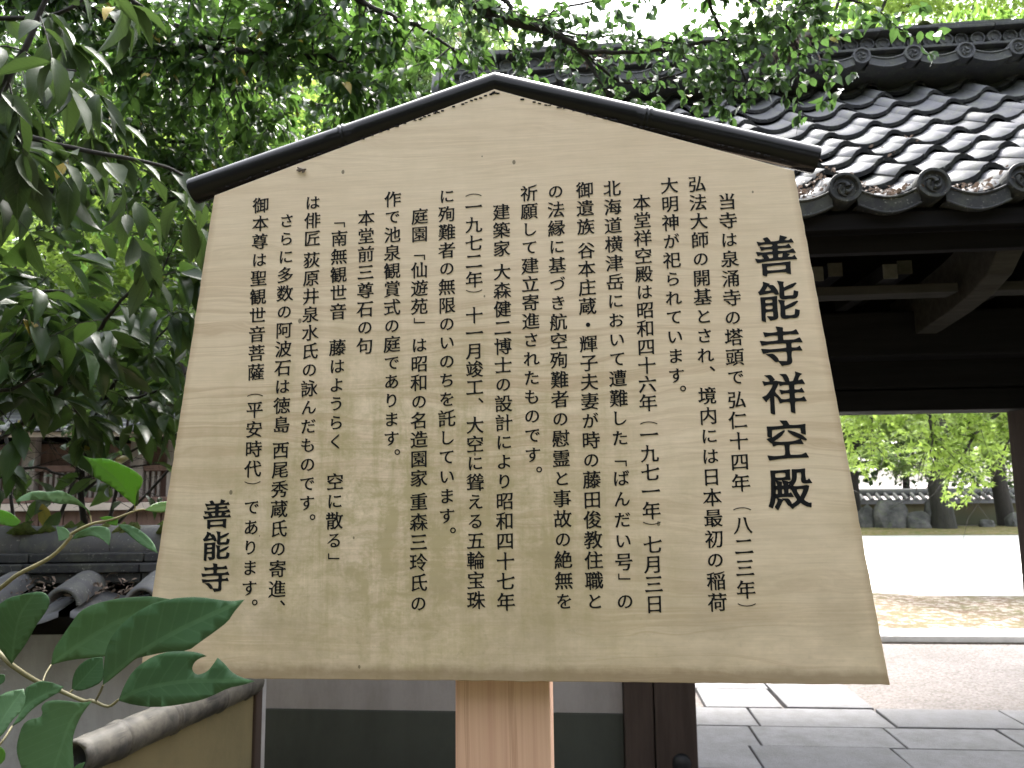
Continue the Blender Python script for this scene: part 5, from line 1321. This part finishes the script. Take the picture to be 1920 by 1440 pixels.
L6([(430,890),(400,880),(340,860),(280,850),(220,870),(165,905),(150,1000),(130,1080),(80,1160),(150,1120),(200,1060),(250,1020),(310,980),(360,950),(400,930)], [(80,1160),(200,1000),(430,890)], .74, .76, LF, cup=.2)
L6([(-60,990),(0,950),(60,920),(160,905),(175,970),(150,1050),(80,1120),(30,1200),(0,1230),(-60,1290)], [(-60,1240),(50,1060),(160,905)], .70, .72, LF, cup=.2)
L6([(620,990),(540,1000),(440,985),(370,980),(310,990),(275,1030),(290,1070),(270,1100),(200,1110),(150,1150),(120,1250),(110,1320),(130,1400),(170,1500),(300,1560),(500,1500),(495,1380),(490,1320),(490,1240),(510,1170),(540,1100),(580,1040)], [(620,990),(500,1090),(430,1250),(330,1560)], .76, .75, LF, cup=.12, twist=-.1)
L6([(480,1500),(500,1440),(520,1415),(575,1400),(555,1450),(540,1520)], [(490,1520),(575,1400)], .74, .74, LF)
L6([(-50,820),(0,808),(30,810),(36,840),(20,870),(-50,900)], [(-50,860),(36,820)], .72, .72, LF)
L6([(-50,1300),(0,1290),(40,1330),(30,1400),(-50,1440)], [(-50,1390),(40,1320)], .70, .70, MAT['leaf_sprig'])
def stem(root, pts, r0, r1, S=S6, O=O6):
    P_ = smooth_path([at(O[0]+x*S, O[1]+y*S, Y) for x, y, Y in pts], 4); n = len(P_); MB().tube(root.to(P_), [r0+(r1-r0)*i/(n-1) for i in range(n)], 8).build('stem', MAT['twig'], root.o, fix=False)
stem(fr_, [(-900,1600,.85),(-300,450,.78),(0,670,.76),(80,745,.76),(240,850,.77),(410,920,.78),(560,985,.78),(620,985,.775),(730,1025,.775),(800,978,.77)], .0030, .0012)
stem(fr_, [(345,745,.80),(310,800,.79),(290,855,.78)], .0009, .0009); stem(fr_, [(695,880,.74),(680,920,.75),(650,978,.775)], .0010, .0010); stem(fr_, [(470,930,.79),(490,912,.80)], .0008, .0008)
stem(fr_, [(-200,1500,.72),(0,1280,.72),(80,1160,.74)], .0012, .0010)

sp_ = Root('leafy_sprig', tuple(at(-200, 1200, 1.2)), 'slim sprig with bright green leaves before the garden wall, left of the board', 'branch')
S7 = 400/1309; O7 = (0, 680); LS = MAT['leaf_sprig']
def L7(*a, **k): outline_leaf(sp_, *a, S=S7, O=O7, **k)
L7([(510,570),(560,590),(650,585),(740,620),(830,665),(880,710),(870,760),(835,800),(830,880),(770,830),(710,780),(650,740),(600,715),(575,700),(570,640)], [(830,880),(760,770),(660,670),(512,572)], 1.2, 1.16, LS, cup=.2)
L7([(555,940),(520,890),(460,870),(400,865),(360,870),(300,845),(220,840),(90,855),(130,820),(190,790),(250,785),(300,795),(370,780),(430,810),(480,840),(520,880),(550,910)], [(555,940),(470,850),(350,825),(90,855)], 1.2, 1.12, LF, cup=.2)
L7([(885,905),(950,860),(1020,850),(1060,855),(1040,900),(1010,920),(950,918)], [(885,905),(1060,870)], 1.2, 1.25, LS)
L7([(440,1085),(470,1040),(560,1005),(620,1002),(670,1015),(680,1060),(670,1120),(620,1080),(560,1060),(500,1075)], [(440,1085),(560,1030),(670,1118)], 1.2, 1.15, LF, cup=.2)
L7([(720,990),(800,995),(880,1040),(940,1100),(970,1170),(900,1140),(830,1090),(770,1040)], [(720,990),(850,1060),(970,1170)], 1.2, 1.14, LF, cup=.2)
L7([(345,1005),(400,1010),(435,1050),(410,1085),(360,1095),(355,1050)], [(430,1070),(345,1010)], 1.2, 1.22, LF)
L7([(610,950),(660,940),(725,955),(720,1000),(670,995)], [(612,955),(725,985)], 1.2, 1.2, LS)
L7([(-40,900),(30,905),(80,930),(130,975),(90,1010),(40,1000),(-10,990),(-60,1000)], [(-60,940),(130,975)], 1.1, 1.1, LS)
stem(sp_, [(-700,1900,1.3),(-200,1520,1.25),(0,1385,1.22),(110,1300,1.2),(310,1195,1.2),(430,1075,1.2),(440,1050,1.2),(560,990,1.2),(690,962,1.2),(830,910,1.2),(890,900,1.2)], .0042, .0012, S7, O7)
stem(sp_, [(830,880,1.2),(826,912,1.2)], .001, .001, S7, O7); stem(sp_, [(555,940,1.2),(560,985,1.2)], .001, .001, S7, O7)

# unseen woods behind the viewer, added to cut the sky light
P = []; A = []
r9 = random.Random(5)
for i in range(15000):
    az = math.radians(r9.uniform(-112, 112)); r = r9.uniform(7, 12); h = (r*.95 + 1.5*math.sin(az*5)+.8*math.sin(az*11))*r9.random()**.8
    P.append((r*math.sin(az), -r*math.cos(az), h)); A.append((r9.gauss(0,1), r9.gauss(0,1), r9.gauss(-.3,.6)))
tag(link('unseen_woods', leaf_mesh('unseen_woods', MAT['forest'], 'ell_s', P, A, .55, .32)), kind='stuff')
